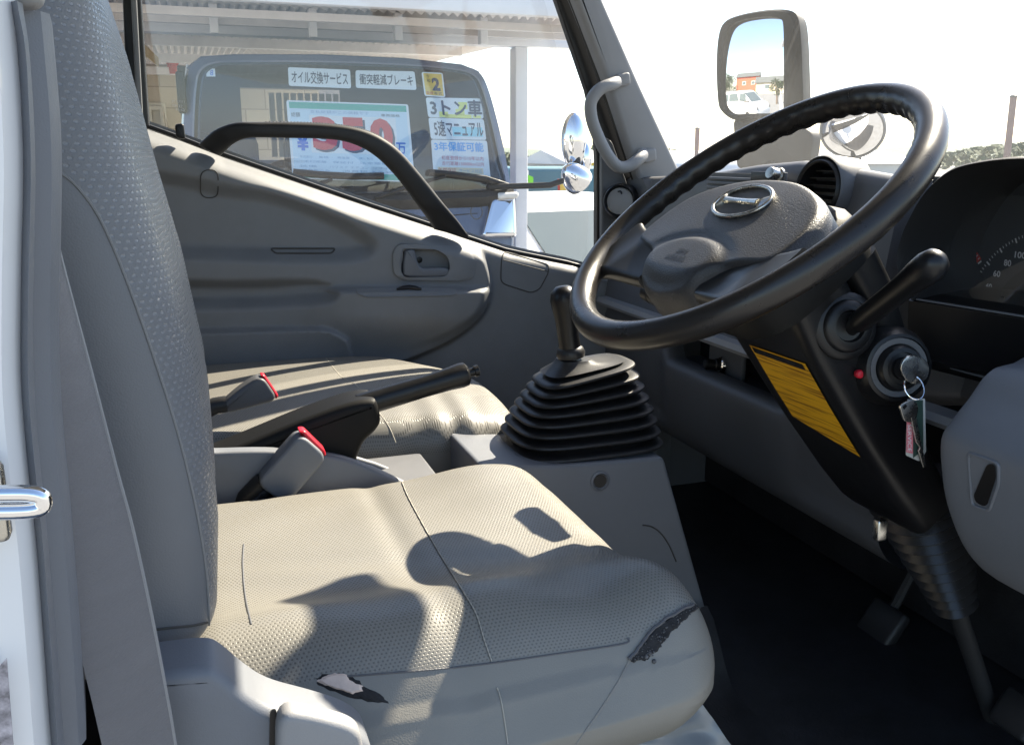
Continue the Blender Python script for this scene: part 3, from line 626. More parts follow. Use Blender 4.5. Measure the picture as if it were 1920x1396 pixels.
# ================================================================== gear lever and its box
gb = thing('gearbox_cover', 'grey box under the gear lever with a round plug in its side', 'console', (0, .42, .72))
f0 = px([(900, 873), (1050, 873), (1245, 857), (1335, 1180), (1400, 1420), (900, 1420)], 'y', .30)
build('cover_box', MB().prism([p+Vector((0, .26, 0)) for p in rc(f0, .008)], (0, -.26, 0), .006), M['trim_m'], gb)
hc = P(1125, 901, 'y', .30); build('side_plug', MB().lathe(hc, (0, -1, 0), [(.0165, -.001), (.0165, .0015), (.013, .003), (.011, .001), (.0105, -.003), (.006, -.004)], 24), M['trim_m'], gb); build('plug_hole', MB().lathe(hc, (0, -1, 0), [(.0106, -.001), (.0106, .0012), (.001, .0012)], 20), M['black'], gb)
build('cover_joint', MB().tube(sm(px([(1205, 984), (1222, 987), (1238, 998), (1254, 1020), (1268, 1052)], 'y', .2995), 5, False), .0012, 6), M['seam'], gb)
gl = thing('gear_lever', 'black gear lever with stacked rubber bellows left of the steering wheel', 'gear lever', (-.02, .4, 1.09))
rings = []; gc = Vector((-.018, .405, 1.084))
def bring(hx, hy, z, dx, tilt, n=40):
    o = []
    for k in range(n):
        t = 2*math.pi*k/n; c, s = math.cos(t), math.sin(t); x = hx*math.copysign(abs(c)**.55, c); y = hy*math.copysign(abs(s)**.55, s)
        o.append(gc+Vector((x+dx, y, z+tilt*x)))
    return o
lay = 8
for i in range(lay):
    t = i/(lay-1); hx = .130-.050*t**1.3; hy = .098-.040*t; z = .008+.116*t**.95; ti = .0+.18*t*t
    rings += [bring(hx-.024, hy-.022, z-.0062, .004*t, ti), bring(hx-.010, hy-.009, z-.0048, .004*t, ti), bring(hx-.003, hy-.003, z-.0032, .004*t, ti), bring(hx, hy, z-.0002, .004*t, ti), bring(hx-.001, hy-.001, z+.0022, .004*t, ti), bring(hx-.005, hy-.005, z+.0042, .004*t, ti), bring(hx-.014, hy-.013, z+.0054, .004*t, ti), bring(hx-.024, hy-.022, z+.0070, .004*t, ti)]
rings += [bring(.066, .044, .1345, .002, .15), bring(.034, .028, .140, -.010, .06), bring(.026, .024, .146, -.012, 0)]
build('bellows', MB().loft(rings), M['rubber'], gl)
l0 = P(1070, 662, 'y', .405); l1 = P(1062, 600, 'y', .405); l2 = P(1058, 552, 'y', .405)
dl = (l2-l0).normalized()
build('collar', MB().lathe(l0-dl*.008, dl, [(.012, 0), (.022, .002), (.0235, .008), (.021, .016), (.016, .020), (.013, .021)], 24), M['rubber'], gl)
build('shaft', MB().tube([l0, l1, l2], [.018, .0165, .0185], 18), M['black'], gl)
build('knob', MB().lathe(l1, dl, [(.0170, -.03), (.0180, .0), (.0205, .018), (.0228, .034), (.0205, .046), (.012, .054), (.003, .056)], 22), M['black'], gl)
# ================================================================== steering wheel
th = R_(36.9); E1 = Vector((math.cos(th), 0, math.sin(th))); E2 = Vector((0, 1, 0)); NN = E1.cross(E2)
WC = Vector((0, 0, 1.4865)); WR = .2140
sw = thing('steering_wheel', 'worn black steering wheel with padded hub in front of the driver seat', 'steering wheel', WC)
def wpt(a, b, h=0): return WC+E1*a+E2*b+NN*h
rings = []
for i in range(240):
    t = 2*math.pi*i/240; up_ = max(0, math.sin(t))                       # t: 0 = passenger side, pi/2 = top
    rg = []
    for k in range(22):
        f_ = 2*math.pi*k/22; rho = .0158
        under = max(0, -math.sin(f_)*.6-math.cos(f_)*.75)
        w = sst(np.float64(abs(((t-math.pi/2+math.pi) % (2*math.pi))-math.pi)), 1.75, 1.55)
        rho += .0026*under*(.5+.5*math.cos(t*52))*w
        rr = WR+rho*math.cos(f_)
        rg.append(wpt(rr*math.sin(t), rr*math.cos(t), rho*1.05*math.sin(f_)))
    rings.append(rg)
build('rim', MB().loft(rings, wrap=True), M['wheel'], sw, smooth=75)
hh_ = [(.05, .054), (.10, .038), (.136, .014), (.152, -.022), (.151, -.064), (.116, -.076), (.086, -.084), (.066, -.104), (.048, -.130)]
ho = sm([(0, .058, 0)]+[(b, a, 0) for b, a in hh_]+[(0, -.142, 0)]+[(-b, a, 0) for b, a in hh_[::-1]], 5)
c0 = (0, -.035)
def padh(b, a):
    h = .007-.9*max(0, a-.01)**1.8-.30*abs(b)**2.2-.020*float(sst(np.float64(-a), .105, .16))
    q = math.hypot(b/.070, (a+.090)/.034)                                 # raised oval of the horn pad
    h += .0025*float(1-sst(np.float64(q), .80, 1.10))-.0028*math.exp(-((q-1.15)/.2)**2)
    return h
rings = [[wpt(p.y, p.x, -.042) for p in ho]]
for k in range(27):
    s = 1-k/26.4; rg = []
    for p in ho:
        b = c0[0]+(p.x-c0[0])*s; a = c0[1]+(p.y-c0[1])*s; e = (1-(1-min(1, (1-s)/.07))**2); h = padh(b, a)
        rg.append(wpt(a, b, h-.012*(1-math.sqrt(max(0, e)))))
    rings.append(rg)
pm = MB().loft(rings); build('airbag_cover', pm, M['pad'], sw, smooth=75)
ap = MB()                                                                # the lettering on the horn pad
for s, a0, a1, b0, b1 in (('SRS', -.080, -.0875, .011, -.011), ('AIRBAG', -.0915, -.0995, .021, -.021)):
    t_ = text(s, 'lettering', M['black'], sw, [wpt(a0, b0, padh(0, -.09)+.0004), wpt(a0, b1, padh(0, -.09)+.0004), wpt(a1, b1, padh(0, -.095)+.0006), wpt(a1, b0, padh(0, -.095)+.0006)], .02)
def spoke(sg):
    rg = []
    for i in range(15):
        t = i/14; b = .055+.133*t; a = -.092-.004*t; wa = .036+.005*t+.016*t**4; hh = -.016+.012*min(1, t*1.8)-.004*math.sin(math.pi*t)
        cl_ = lambda b_, a_: (b_, a_) if math.hypot(b_, a_) < WR else (b_*WR/math.hypot(b_, a_), a_*WR/math.hypot(b_, a_))
        sec = rc([(-wa, -.011, 0), (wa, -.011, 0), (wa, .011, 0), (-wa, .011, 0)], .009, 5)
        rr_ = []
        for p in sec:
            bb, aa = cl_(b-p.x*.30, a+p.x*.93); rr_.append(wpt(aa, sg*bb, hh+p.y-.004*math.cos(p.x/wa*1.4)))
        rg.append(rr_)
    return MB().loft(rg)
for sg in (1, -1): build('spoke', spoke(sg), M['spoke'], sw, smooth=60)
em = MB(); ec = .008; eh = .0082
def ept(b, a, h=0): return wpt(ec+a, b, eh+h-.30*abs(b)**2.2)
em.tube([ept(.049*math.cos(t), .0275*math.sin(t), .0005) for t in np.linspace(0, 2*math.pi, 64, endpoint=False)], .0026, 10, closed=True)
for sg in (1, -1): em.prism(sm([ept(sg*.046, .004), ept(sg*.034, .021), ept(sg*.022, .023), ept(sg*.016, .0045), ept(sg*.016, -.0045), ept(sg*.022, -.023), ept(sg*.034, -.021), ept(sg*.046, -.004)], 4), NN*.003, .001) if False else em.tube([ept(sg*.043, .011), ept(sg*.0405, .005), ept(sg*.0395, 0), ept(sg*.0405, -.005), ept(sg*.043, -.011)], [.002, .004, .005, .004, .002], 8)
em.tube([ept(.032, 0, .0004), ept(.015, 0, .0005), ept(0, 0, .0006), ept(-.015, 0, .0005), ept(-.032, 0, .0004)], [.0045, .0034, .0032, .0034, .0045], 8)
emo = build('emblem', em, M['steel'], sw)
build('emblem_recess', MB().loft([[ept(.047*math.cos(t)*s, .0258*math.sin(t)*s, -.0006+.0004*(1-s)) for t in np.linspace(0, 2*math.pi, 48, endpoint=False)] for s in (1, .6, .2)], caps=(False, True)), M['spoke'], sw)

# ================================================================== steering column
sc_ = thing('steering_column', 'black steering column shroud with ignition lock and yellow label under the wheel', 'steering column', WC-NN*.2)
def csec(s, hb, up_, dn, rad=.02, sh=0): return [WC-NN*s+E1*p.x+E2*(p.y+sh) for p in rc([(-dn, -hb, 0), (up_, -hb, 0), (up_, hb, 0), (-dn, hb, 0)], rad, 5)]
build('hub_shroud', MB().loft([csec(.034, .066, .050, .065, .045), csec(.040, .090, .070, .088, .06), csec(.056, .102, .084, .100, .07), csec(.088, .104, .088, .102, .07), csec(.100, .102, .086, .098, .065), csec(.104, .09, .078, .085, .05)]), M['hubblack'], sc_)
build('lower_shroud', MB().loft([csec(.104, .089, .030, .050, .02), csec(.16, .088, .030, .056, .018), csec(.235, .086, .028, .058, .02), csec(.30, .084, .025, .058, .02), csec(.40, .080, .02, .056, .02), csec(.455, .076, .02, .052, .02), csec(.475, .070, .018, .046, .015)]), M['black'], sc_)
build('upper_shroud', MB().loft([csec(.106, .086, .082, -.032, .02), csec(.16, .085, .080, -.032, .02), csec(.24, .080, .066, -.030, .02), csec(.30, .074, .05, -.027, .015)]), M['black'], sc_)
# yellow warning label on the underside
ym = mat('yellow_warning_label', (.70, .36, .006), .55, bump=.3, bscale=200); nt = ym.node_tree; b = nt.nodes['Principled BSDF']
tc = nd(nt, 'ShaderNodeTexCoord'); mp = nd(nt, 'ShaderNodeMapping'); mp.inputs['Rotation'].default_value = (0, R_(-36.9+90), 0); nt.links.new(tc.outputs['Object'], mp.inputs[0])
mp2 = nd(nt, 'ShaderNodeMapping'); mp2.inputs['Scale'].default_value = (240, 9, 240); nt.links.new(mp.outputs[0], mp2.inputs[0])
nz = nd(nt, 'ShaderNodeTexNoise'); nz.inputs['Scale'].default_value = 1.2; nz.inputs['Detail'].default_value = 5; nt.links.new(mp2.outputs[0], nz.inputs[0])
mr = nd(nt, 'ShaderNodeMapRange'); mr.inputs[1].default_value = .48; mr.inputs[2].default_value = .66; nt.links.new(nz.outputs[0], mr.inputs[0])
mx = nd(nt, 'ShaderNodeMix', data_type='RGBA'); mx.inputs[6].default_value = (.72, .38, .008, 1); mx.inputs[7].default_value = (.30, .13, .004, 1); nt.links.new(mr.outputs[0], mx.inputs[0]); nt.links.new(mx.outputs[2], b.inputs['Base Color'])
def under(s, y, k=.0015): return WC-NN*s-E1*(interp(s, [.104, .16, .235, .30, .40], [.050, .056, .058, .058, .056])+k)+E2*y
yl = build('warning_label', MB().grid(12, 12, lambda i, j: under(.168+.152*j-.028*(1-i)*j, .046-.112*i)), ym, sc_)
build('label_heading', MB().grid(10, 2, lambda i, j: under(.170+.009*j, .042-.102*i, .0022)), M['black'], sc_)
# ignition lock, on the driver's door side
SY = -.089
ig = P(1690, 690, 'y', -.115); NX = Vector((-.25, -1, .12)).normalized()
io = build('ignition_lock', MB().lathe(ig-NX*.045, NX, [(.048, 0), (.046, .022), (.0405, .036), (.0385, .040), (.035, .041), (.034, .038), (.0265, .0375), (.0255, .046), (.0235, .049), (.0185, .050), (.018, .047), (.013, .0475), (.012, .052), (.002, .0525)], 44), M['black'], sc_)
build('lock_ring', MB().lathe(ig-NX*.045, NX, [(.0345, .0385), (.0335, .0405), (.0275, .0400), (.0268, .0385)], 44, caps=(False, False)), M['trim_d'], io)
build('red_stud', MB().lathe(P(1612, 701, 'y', -.094), Vector((-.2, -1, .1)), [(.0050, -.004), (.0050, .001), (.0036, .0026), (.001, .003)], 18), M['red'], sc_)
# switch stalk
sb_ = P(1592, 618, 'y', -.092); s1 = P(1750, 494, 'y', -.215)
build('stalk_boss', MB().lathe(sb_-Vector((0, .0, 0))+Vector((0, .03, 0)), Vector((-.15, -1, .15)), [(.040, 0), (.038, .030), (.034, .034), (.030, .0345), (.029, .037), (.025, .040), (.018, .0405), (.016, .036), (.002, .036)], 40), M['black'], sc_)
ds_ = (s1-sb_).normalized(); L0 = (s1-sb_).length
sk = build('switch_stalk', MB().lathe(sb_-ds_*.004, ds_, [(.0085, 0), (.0085, .015), (.0115, .022), (.0125, .028), (.0128, L0*.62), (.0140, L0*.78), (.0158, L0*.90), (.0162, L0*.985), (.0138, L0*1.06), (.008, L0*1.10), (.001, L0*1.112)], 28), M['black'], sc_)
sd = UP.cross(ds_).normalized(); vw = (EYE-sb_).normalized(); up2 = ds_.cross(vw).normalized()
mkm = MB()
for k, (t, l_, o_) in enumerate([(.44, .004, .001), (.47, .004, .0015), (.50, .003, .001), (.61, .003, -.006), (.66, .004, -.0065), (.42, .003, .0), (.45, .003, -.001)]):
    c = sb_+ds_*(L0*t)-up2*(o_)+vw*.0131; mkm.box(c, (.0016, .0006, .0006), M3=Matrix((ds_, vw, up2)).transposed()) 
build('stalk_marking', mkm, M['printw'], sk)
# wiper stalk on the far side, seen between the spokes
ws = MB(); w0 = P(1235, 552, 'y', .16); ws.lathe(w0+Vector((.01, -.05, -.01)), Vector((-.1, 1, .12)), [(.011, 0), (.013, .03), (.0145, .034), (.0145, .05), (.0125, .052), (.0145, .054), (.0145, .066), (.0125, .068), (.0145, .070), (.014, .084), (.008, .09)], 24)
build('wiper_stalk', ws, M['black'], sc_)
# lower bellows and shaft
rings = []; b0 = P(1722, 925, 'y', 0); b1 = P(1790, 1130, 'y', 0); ad = (b1-b0).normalized(); aL = (b1-b0).length
prof = []
for i in range(11):
    t = i/10; r0 = .068-.036*t; prof += [(r0-.004, aL*(t-.02)), (r0, aL*t), (r0-.004, aL*(t+.02)), (r0-.014, aL*(t+.045))]
build('column_bellows', MB().lathe(b0, ad, prof, 36), mat('glossy_black_rubber', (.018, .018, .019), .28), sc_)
build('column_shaft', MB().tube([b1-ad*.02, b1+ad*.40], .013, 14), M['blackm'], sc_)
build('clamp', MB().box(P(1650, 992, 'y', -.06), (.008, .006, .014), .003), M['steel'], sc_)

# ================================================================== keys
ks = thing('key_bunch', 'ignition key with steel ring holding a spare key and small plastic tag', 'keys', ig+NX*.008)
vx_ = RT; vz_ = UP
def kp(u, v, y=-.158): return P(u, v, 'y', y)
kh = MB(); kh.prism(sm([kp(a, c, -.140) for a, c in [(1690, 700), (1688, 682), (1698, 668), (1716, 666), (1734, 674), (1741, 690), (1736, 708), (1722, 718), (1704, 716)]], 4), Vector((-.002, -.0035, 0)), .001)
build('ignition_key', kh, M['steel'], ks); build('key_blade', MB().box(ig+NX*.012, (.0012, .010, .004)), M['steel'], ks)
rcn = kp(1714, 726, -.147); build('split_ring', MB().tube([rcn+vx_*(.0105*math.cos(t))+vz_*(.0125*math.sin(t))+Vector((0, .004*math.sin(t), 0)) for t in np.linspace(0, 2*math.pi, 40, endpoint=False)], .00085, 8, closed=True), M['chrome'], ks)
build('plastic_tag', MB().prism(rc([kp(a, c, -.146) for a, c in [(1701, 748), (1733, 746), (1735, 846), (1722, 864), (1698, 853)]], .002), Vector((0, -.0016, 0)), .0006), mat('clear_tag', (.50, .52, .50), .12), ks)
build('tag_insert', MB().prism([kp(a, c, -.1486) for a, c in [(1703, 752), (1730, 750), (1731, 842), (1712, 858), (1713, 790)]], Vector((0, -.0004, 0))), mat('dark_green_print', (.03, .06, .05), .4), ks)
build('tag_stripe', MB().prism([kp(a, c, -.1488) for a, c in [(1700, 790), (1712, 792), (1711, 850), (1699, 847)]], Vector((0, -.0005, 0))), M['pink'], ks)
for i in range(7): pass
text('SERVICE', 'tag_lettering', M['printw'], ks, [kp(1709, 795, -.1495), kp(1709, 846, -.1495), kp(1702, 846, -.1495), kp(1702, 795, -.1495)])
sk2 = MB(); sk2.prism(sm([kp(a, c, -.152) for a, c in [(1688, 772), (1686, 760), (1698, 752), (1712, 750), (1719, 762), (1716, 780), (1708, 790), (1694, 788)]], 3), Vector((0, -.0022, 0)), .0006)
sk2.prism([kp(a, c, -.1525) for a, c in [(1706, 782), (1716, 780), (1722, 812), (1728, 840), (1735, 872), (1729, 875), (1720, 845), (1723, 838), (1716, 828)]], Vector((0, -.0018, 0)), .0004)
build('spare_key', sk2, M['steel'], ks); build('spare_key_hole', MB().prism(rc([kp(a, c, -.1545) for a, c in [(1692, 763), (1698, 757), (1701, 761), (1695, 768)]], .001), Vector((0, -.0002, 0))), M['black'], ks)

# ================================================================== dashboard
db = thing('dashboard', 'dark grey dashboard with air vents and open pocket running across behind the steering wheel', 'dashboard', (.4, .35, .95))
upp = [(.63, 1.38), (.60, 1.455), (.50, 1.492), (.43, 1.512), (.395, 1.520), (.378, 1.518), (.368, 1.508), (.362, 1.49), (.352, 1.42), (.338, 1.32), (.325, 1.235), (.325, 1.2), (.40, 1.18)]
up3 = sm([(a, 0, c) for a, c in upp], 4, False)
rings = []
for y in np.linspace(-.52, 1.045, 50):
    o = []
    kx = .13*(1-float(sst(np.float64(y), .10, .15)))
    for p in up3:
        dz = interp(y, [-.4, .0, .15, .25, .40, .53, .70, .82, 1.0], [-.02, -.012, -.004, .006, .020, .012, -.006, -.013, -.02])*float(sst(np.float64(p.z), 1.40, 1.50))
        o.append(Vector((p.x+kx*float(sst(np.float64(.45-p.x), 0, .06)), y, p.z+dz)))
    rings.append(o)
build('upper_dash', MB().loft(rings, closed=False, caps=(False, False)), M['trim_d'], db)
build('trim_strip', MB().loft([[(.330, y, 1.224), (.302, y, 1.222), (.298, y, 1.212), (.302, y, 1.205), (.330, y, 1.203)] for y in np.linspace(-.1, 1.04, 30)]), M['trim_l'], db)
lw = [(.36, 1.135), (.335, 1.137), (.320, 1.132), (.312, 1.118), (.316, 1.08), (.328, 1.02), (.35, .965), (.40, .93), (.52, .90)]
lw3 = sm([(a, 0, c) for a, c in lw], 4, False); rings = []
for y in np.linspace(.10, 1.045, 60):
    k_ = float(sst(np.float64(y), .715, .78)); k2 = 1-float(sst(np.float64(y), .27, .33)); kk = max(k_, k2*.6)
    rings.append([Vector((p.x+.012*kk*(p.z > 1.0), y, p.z+(1.205-1.135)*kk*max(0, (p.z-1.08)/.055) if p.z > 1.08 else p.z)) for p in lw3])
build('lower_panel', MB().loft(rings, closed=False, caps=(False, False)), M['trim_d'], db, smooth=70)
pk = MB(); pk.box((.44, .52, 1.17), (.01, .26, .045)); pk.box((.39, .52, 1.118), (.055, .26, .006)); build('pocket_liner', pk, M['blackm'], db)
lc = P(1352, 684, 'x', .372)
build('socket_plate', MB().box((.382, lc.y-.005, 1.165), (.006, .060, .05), .004), M['trim_d'], db)
so = build('power_socket', MB().lathe(lc, (-1, .25, .1), [(.017, -.004), (.017, .002), (.0145, .004), (.0135, 0)], 28), M['chrome'], db)
build('plug', MB().lathe(lc, (-1, .25, .1), [(.0125, -.004), (.0125, .012), (.010, .014), (.0105, .032), (.009, .034)], 24), M['black'], so)
# centre fascia: ribbed grille, switch hole, knob
fx = .352
gr = MB()
for k in range(11): gr.box((.352+.0005*k, .57, 1.507-.0085*k), (.004, .085, .0026), .0012)
build('ribbed_grille', gr, M['trim_m'], db)
build('grille_backing', MB().box((.3575, .565, 1.467), (.0015, .10, .05)), M['trim_d'], db)
ha = P(1425, 333, 'x', .349)
build('switch_opening', MB().box(ha, (.002, .026, .0105), .001), M['black'], db)
kb = P(1456, 330, 'x', .345); build('fascia_knob', MB().lathe(kb+Vector((.005, 0, 0)), (-1, -.2, .25), [(.014, 0), (.014, .006), (.011, .008), (.0105, .022), (.009, .024), (.001, .0245)], 24), M['steel'], db)
build('knob_plate', MB().box(kb+Vector((.006, .005, -.006)), (.002, .026, .012), .002), M['trim_m'], db)
for q in ((1500, 350), (1378, 372)): pass
def vent(c, ax, r, closed, label):
    o = Vector(c); a = Vector(ax).normalized()
    v = build('air_vent', MB().lathe(o, a, [(r*1.28, -.05), (r*1.22, -.012), (r*1.13, .002), (r*1.05, .006), (r*.98, .004), (r*.93, -.004), (r*.91, -.03)], 44, caps=(False, False)), M['black'], db)
    if closed: build('vent_shutter', MB().lathe(o, a, [(r*.90, -.004), (r*.89, -.001), (r*.55, .002), (r*.2, .003), (.001, .003)], 40), M['trim_l'], v); build('shutter_grip', MB().tube([o+a*.003+Vector((0, r*.4*math.cos(t), r*.35*math.sin(t)+.01)) for t in (.6, 1.1, 1.6, 2.1, 2.5)], .002, 8), M['black'], v)
    else:
        build('vent_back', MB().lathe(o, a, [(r*.93, -.034), (.001, -.034)], 40), M['blackm'], v)
        fn = MB(); ey = Vector((0, 0, 1)); ex = a.cross(ey).normalized(); ey = ex.cross(a)
        for k in range(-3, 4):
            hw = math.sqrt(max(0, (r*.9)**2-(k*r*.26)**2)); fn.box(o+ey*(k*r*.26)-a*.014, (hw, .009, .0011), M3=Matrix((ex, (a-ey*.45).normalized(), (ey+a*.45).normalized())).transposed())
        build('vent_blade', fn, M['black'], v)
    return v
vc = P(1534, 356, 'x', .340); vent(vc, (-1, -.06, .12), .043, False, '')
build('vent_pod', MB().lathe(vc, (-1, -.06, .12), [(.056, -.06), (.056, -.02), (.054, .0), (.052, .003), (.050, -.004)], 44, caps=(False, False)), M['trim_d'], db)
vl = P(1162, 377, 'y', .965); vent(vl, (-.62, -.78, .10), .033, True, '')
build('end_pod', MB().loft([[vl+Vector((.02, .0, 0))+Vector((sx*.02+.01*k+.02, sy, sz))+Vector((.05*k, -.05*k, 0)) for sx, sy, sz in [(0, .03, -.06), (0, .03, .045), (.0, -.03, .05), (.03, -.05, .03), (.04, -.05, -.06)]] for k in (0, .5, 1, 2, 3)]), M['trim_d'], db)
# near lower corner panel with a card slot
pan = sm(px([(1920, 676), (1872, 694), (1836, 742), (1800, 788), (1778, 828), (1780, 900), (1790, 960), (1815, 1028), (1848, 1074), (1890, 1096), (1960, 1130), (2100, 1160), (2100, 640)], 'y', -.20), 4)
pn = MB().prism(pan, (0, -.34, 0), .012, 3)
pn = MB(); rings = []
for k, (y, s) in enumerate([(-.185, .93), (-.188, .955), (-.196, .98), (-.21, .995), (-.23, 1), (-.30, 1), (-.42, 1), (-.52, 1)]):
    cc = Vector((.22, 0, 1.22)); rings.append([Vector((cc.x+(p.x-cc.x)*s, y, cc.z+(p.z-cc.z)*s)) for p in pan])
pn.loft(rings); PNB = pn.bvh(); pno = build('corner_panel', pn, M['trim_m'], db, smooth=22)
so_ = [(1815, 846), (1850, 858), (1876, 868), (1872, 905), (1858, 955), (1846, 962), (1822, 948), (1818, 900)]
sl2 = [hit(PNB, *q, .0005) for q in [(1826, 928), (1850, 872), (1858, 868), (1867, 872), (1868, 895), (1852, 944), (1845, 948), (1830, 940)]]
if None not in sl2: build('card_slot', MB().prism(rc(sl2, .003), NXs if False else Vector((-.0012, -.0012, .0002))), M['black'], pno)
sr_ = [hit(PNB, *q, .0008) for q in [(1817, 848), (1874, 868), (1874, 905), (1856, 957), (1824, 946)]]
if None not in sr_: build('slot_surround', MB().tube(rc(sr_, .006), .0018, 8, closed=True), M['trim_m'], pno)
build('end_trim', MB().box((.296, -.075, 1.302), (.006, .065, .0048), .002), M['trim_m'], db)
build('end_trim', MB().box((.31, -.06, 1.287), (.006, .03, .003), .001), M['trim_m'], db)

# ================================================================== instrument cluster
ic = thing('instrument_cluster', 'black hooded instrument cluster with round gauges right of the steering wheel', 'instrument cluster', (.35, -.06, 1.36))
op = px([(1718, 562), (1700, 530), (1690, 490), (1697, 450), (1715, 408), (1745, 360), (1790, 322), (1850, 306), (1920, 300), (1990, 305), (2060, 325), (2120, 370), (2150, 440), (2160, 520), (2140, 640)], 'x', .285)
ops = sm(op, 4, False)
ccx = Vector((.285, -.10, 1.42))
def oring(x, s, l=None): return [Vector((x, ccx.y+(p.y-ccx.y)*s, ccx.z+(p.z-ccx.z)*s)) for p in ops]
build('hood', MB().loft([oring(.44, .9), oring(.34, 1.02), oring(.295, 1.035), oring(.282, 1.028), oring(.279, 1.013), oring(.284, 1.003), oring(.30, .998), oring(.415, .985)], closed=False, caps=(False, False)), M['blackm'], ic, smooth=60)
hl = MB(); hw_ = P(1640, 445, 'x', .30)
build('hood_side', MB().loft([[Vector((.285, ccx.y+(p.y-ccx.y)*1.03, ccx.z+(p.z-ccx.z)*1.03)) for p in ops[:22]], [Vector((.35, ccx.y+(p.y-ccx.y)*1.16+.01, ccx.z+(p.z-ccx.z)*1.0)) for p in ops[:22]], [Vector((.46, ccx.y+(p.y-ccx.y)*1.35+.02, ccx.z+(p.z-ccx.z)*.80)) for p in ops[:22]]], closed=False, caps=(False, False)), M['black'], ic, smooth=60)
lip_a, lip_b = P(1719, 561, 'x', .285), P(2150, 630, 'x', .285)
build('lower_bezel', MB().loft([[a+Vector((.13, 0, .012)), a+Vector((.002, 0, .0)), a+Vector((-.002, 0, -.003)), a+Vector((.004, 0, -.075)), a+Vector((.05, 0, -.10))] for a in (lip_a+Vector((0, .012, 0)), lip_a, lip_a.lerp(lip_b, .5), lip_b)], closed=False, caps=(False, False)), M['black'], ic)
build('bezel_edge', MB().tube([lip_a, lip_b], .0014, 6), M['trim_m'], ic)
FXX = .405
fm = mat('smoked_gauge_face', (.040, .043, .048), .45)
build('gauge_panel', MB().box((FXX+.004, -.10, 1.405), (.002, .24, .115)), fm, ic)
def fpt(y, z, k=0): return Vector((FXX-.0005-k, y, z))
def dial(label, c, r, a0, a1, nums, red=None):
    o = build('gauge', MB().lathe(fpt(*c, .0005), (-1, 0, 0), [(r*.6, 0), (r*.6, .0006), (.001, .0006)], 48), mat('gauge_face', (.018, .019, .021), .5), ic)
    tk = MB(); n = len(nums); ey, ez = Vector((0, 1, 0)), Vector((0, 0, 1))
    for i in range((n-1)*5+1):
        t = a0+(a1-a0)*i/((n-1)*5); d = Vector((0, -math.cos(t), math.sin(t))); big = i % 5 == 0; w = .0011 if big else .0005; l_ = .0065 if big else .0035
        q = Vector((0, -math.sin(t), -math.cos(t))); c0_ = fpt(*c, .0015)+d*(r*.93)
        tk.add([c0_+q*w, c0_-q*w, c0_-q*w-d*l_, c0_+q*w-d*l_], [(0, 1, 2, 3)])
    build('tick_mark', tk, M['printw'], o, smooth=0)
    for i, s in enumerate(nums):
        t = a0+(a1-a0)*i/(n-1); d = Vector((0, -math.cos(t), math.sin(t))); p = fpt(*c, .0015)+d*(r*.75); h = .0042; w = .0028*len(s)
        text(s, 'numeral', M['printw'], o, [p+Vector((0, w, h)), p+Vector((0, -w, h)), p+Vector((0, -w, -h)), p+Vector((0, w, -h))], .02)
    if red:
        rg = MB(); n2 = 14
        rg.loft([[fpt(*c, .0014)+Vector((0, -math.cos(t), math.sin(t)))*(r*s) for s in (.82, .95)] for t in np.linspace(red[0], red[1], n2)], closed=False, caps=(False, False)); build('red_zone', rg, M['printr'], o, smooth=0)
    return o
t0 = P(1800, 540, 'x', FXX); t3 = P(1812, 482, 'x', FXX)
d1 = dial('tach', (.058, 1.385), .052, R_(-40), R_(200)+0, ['0', '1', '2', '3', '4'][::1]) if False else dial('tach', (.085, 1.370), .070, R_(131), R_(39), ['0', '1', '2', '3', '4'], (R_(60), R_(41)))
d2 = dial('speed', (-.07, 1.340), .128, R_(169), R_(92), ['20', '40', '60', '80', '100', '120', '140'])
for o in (d1, d2): pass
build('needle', MB().tube([fpt(-.012, 1.372, .004), fpt(.018, 1.362, .004)], .0009, 6), M['printr'], d2)
build('trip_knob', MB().lathe(P(1893, 583, 'x', .372), Vector((-.7, -.1, .7)), [(.005, 0), (.005, .012), (.003, .013), (.0028, .026), (.001, .0265)], 16), M['black'], ic)
build('gauge_lens', MB().add([Vector((.330, .09, 1.372)), Vector((.330, -.30, 1.372)), Vector((.392, -.30, 1.50)), Vector((.392, .09, 1.50))], [(0, 1, 2, 3)]), M['lens'], ic)

# ================================================================== pedals, mat, floor
def pedal(name, label, c, w, h, top):
    t = thing(name, label, 'pedal', c); c = Vector(c)
    build('pedal_pad', MB().box(c, (.012, w, h), .008, Matrix.Rotation(R_(35), 3, 'Y')), M['rubber'], t); build('pedal_arm', MB().tube([c+Vector((.012, 0, .01)), c+Vector((.07, 0, .12)), Vector(top)], .009, 8), M['blackm'], t)
pedal('clutch_pedal', 'black clutch pedal hanging above the dark floor left of the column', P(1655, 1168, 'x', .52), .040, .036, (.62, .2, 1.05))
pedal('brake_pedal', 'black brake pedal low down at the right of the dark footwell', P(1910, 1340, 'x', .48), .034, .03, (.6, -.02, 1.05))
struct('cab_floor', MB().box((.1, .33, .70), (1.05, .76, .015)).box((.64, .33, 1.09), (.015, .76, .37)), M['floor'])
fmat = thing('floor_mat', 'dark grey rubber floor mat with turned up edge beside the gearbox cover', 'floor mat', (.1, .12, .72))
build('mat_sheet', MB().grid(24, 16, lambda i, j: (-.14+.30*i, .275-.34*j, .722+.10*(1-sst(np.float64(j), 0, .28))+.004*math.sin(14*i+6*j))), M['floor'], fmat)
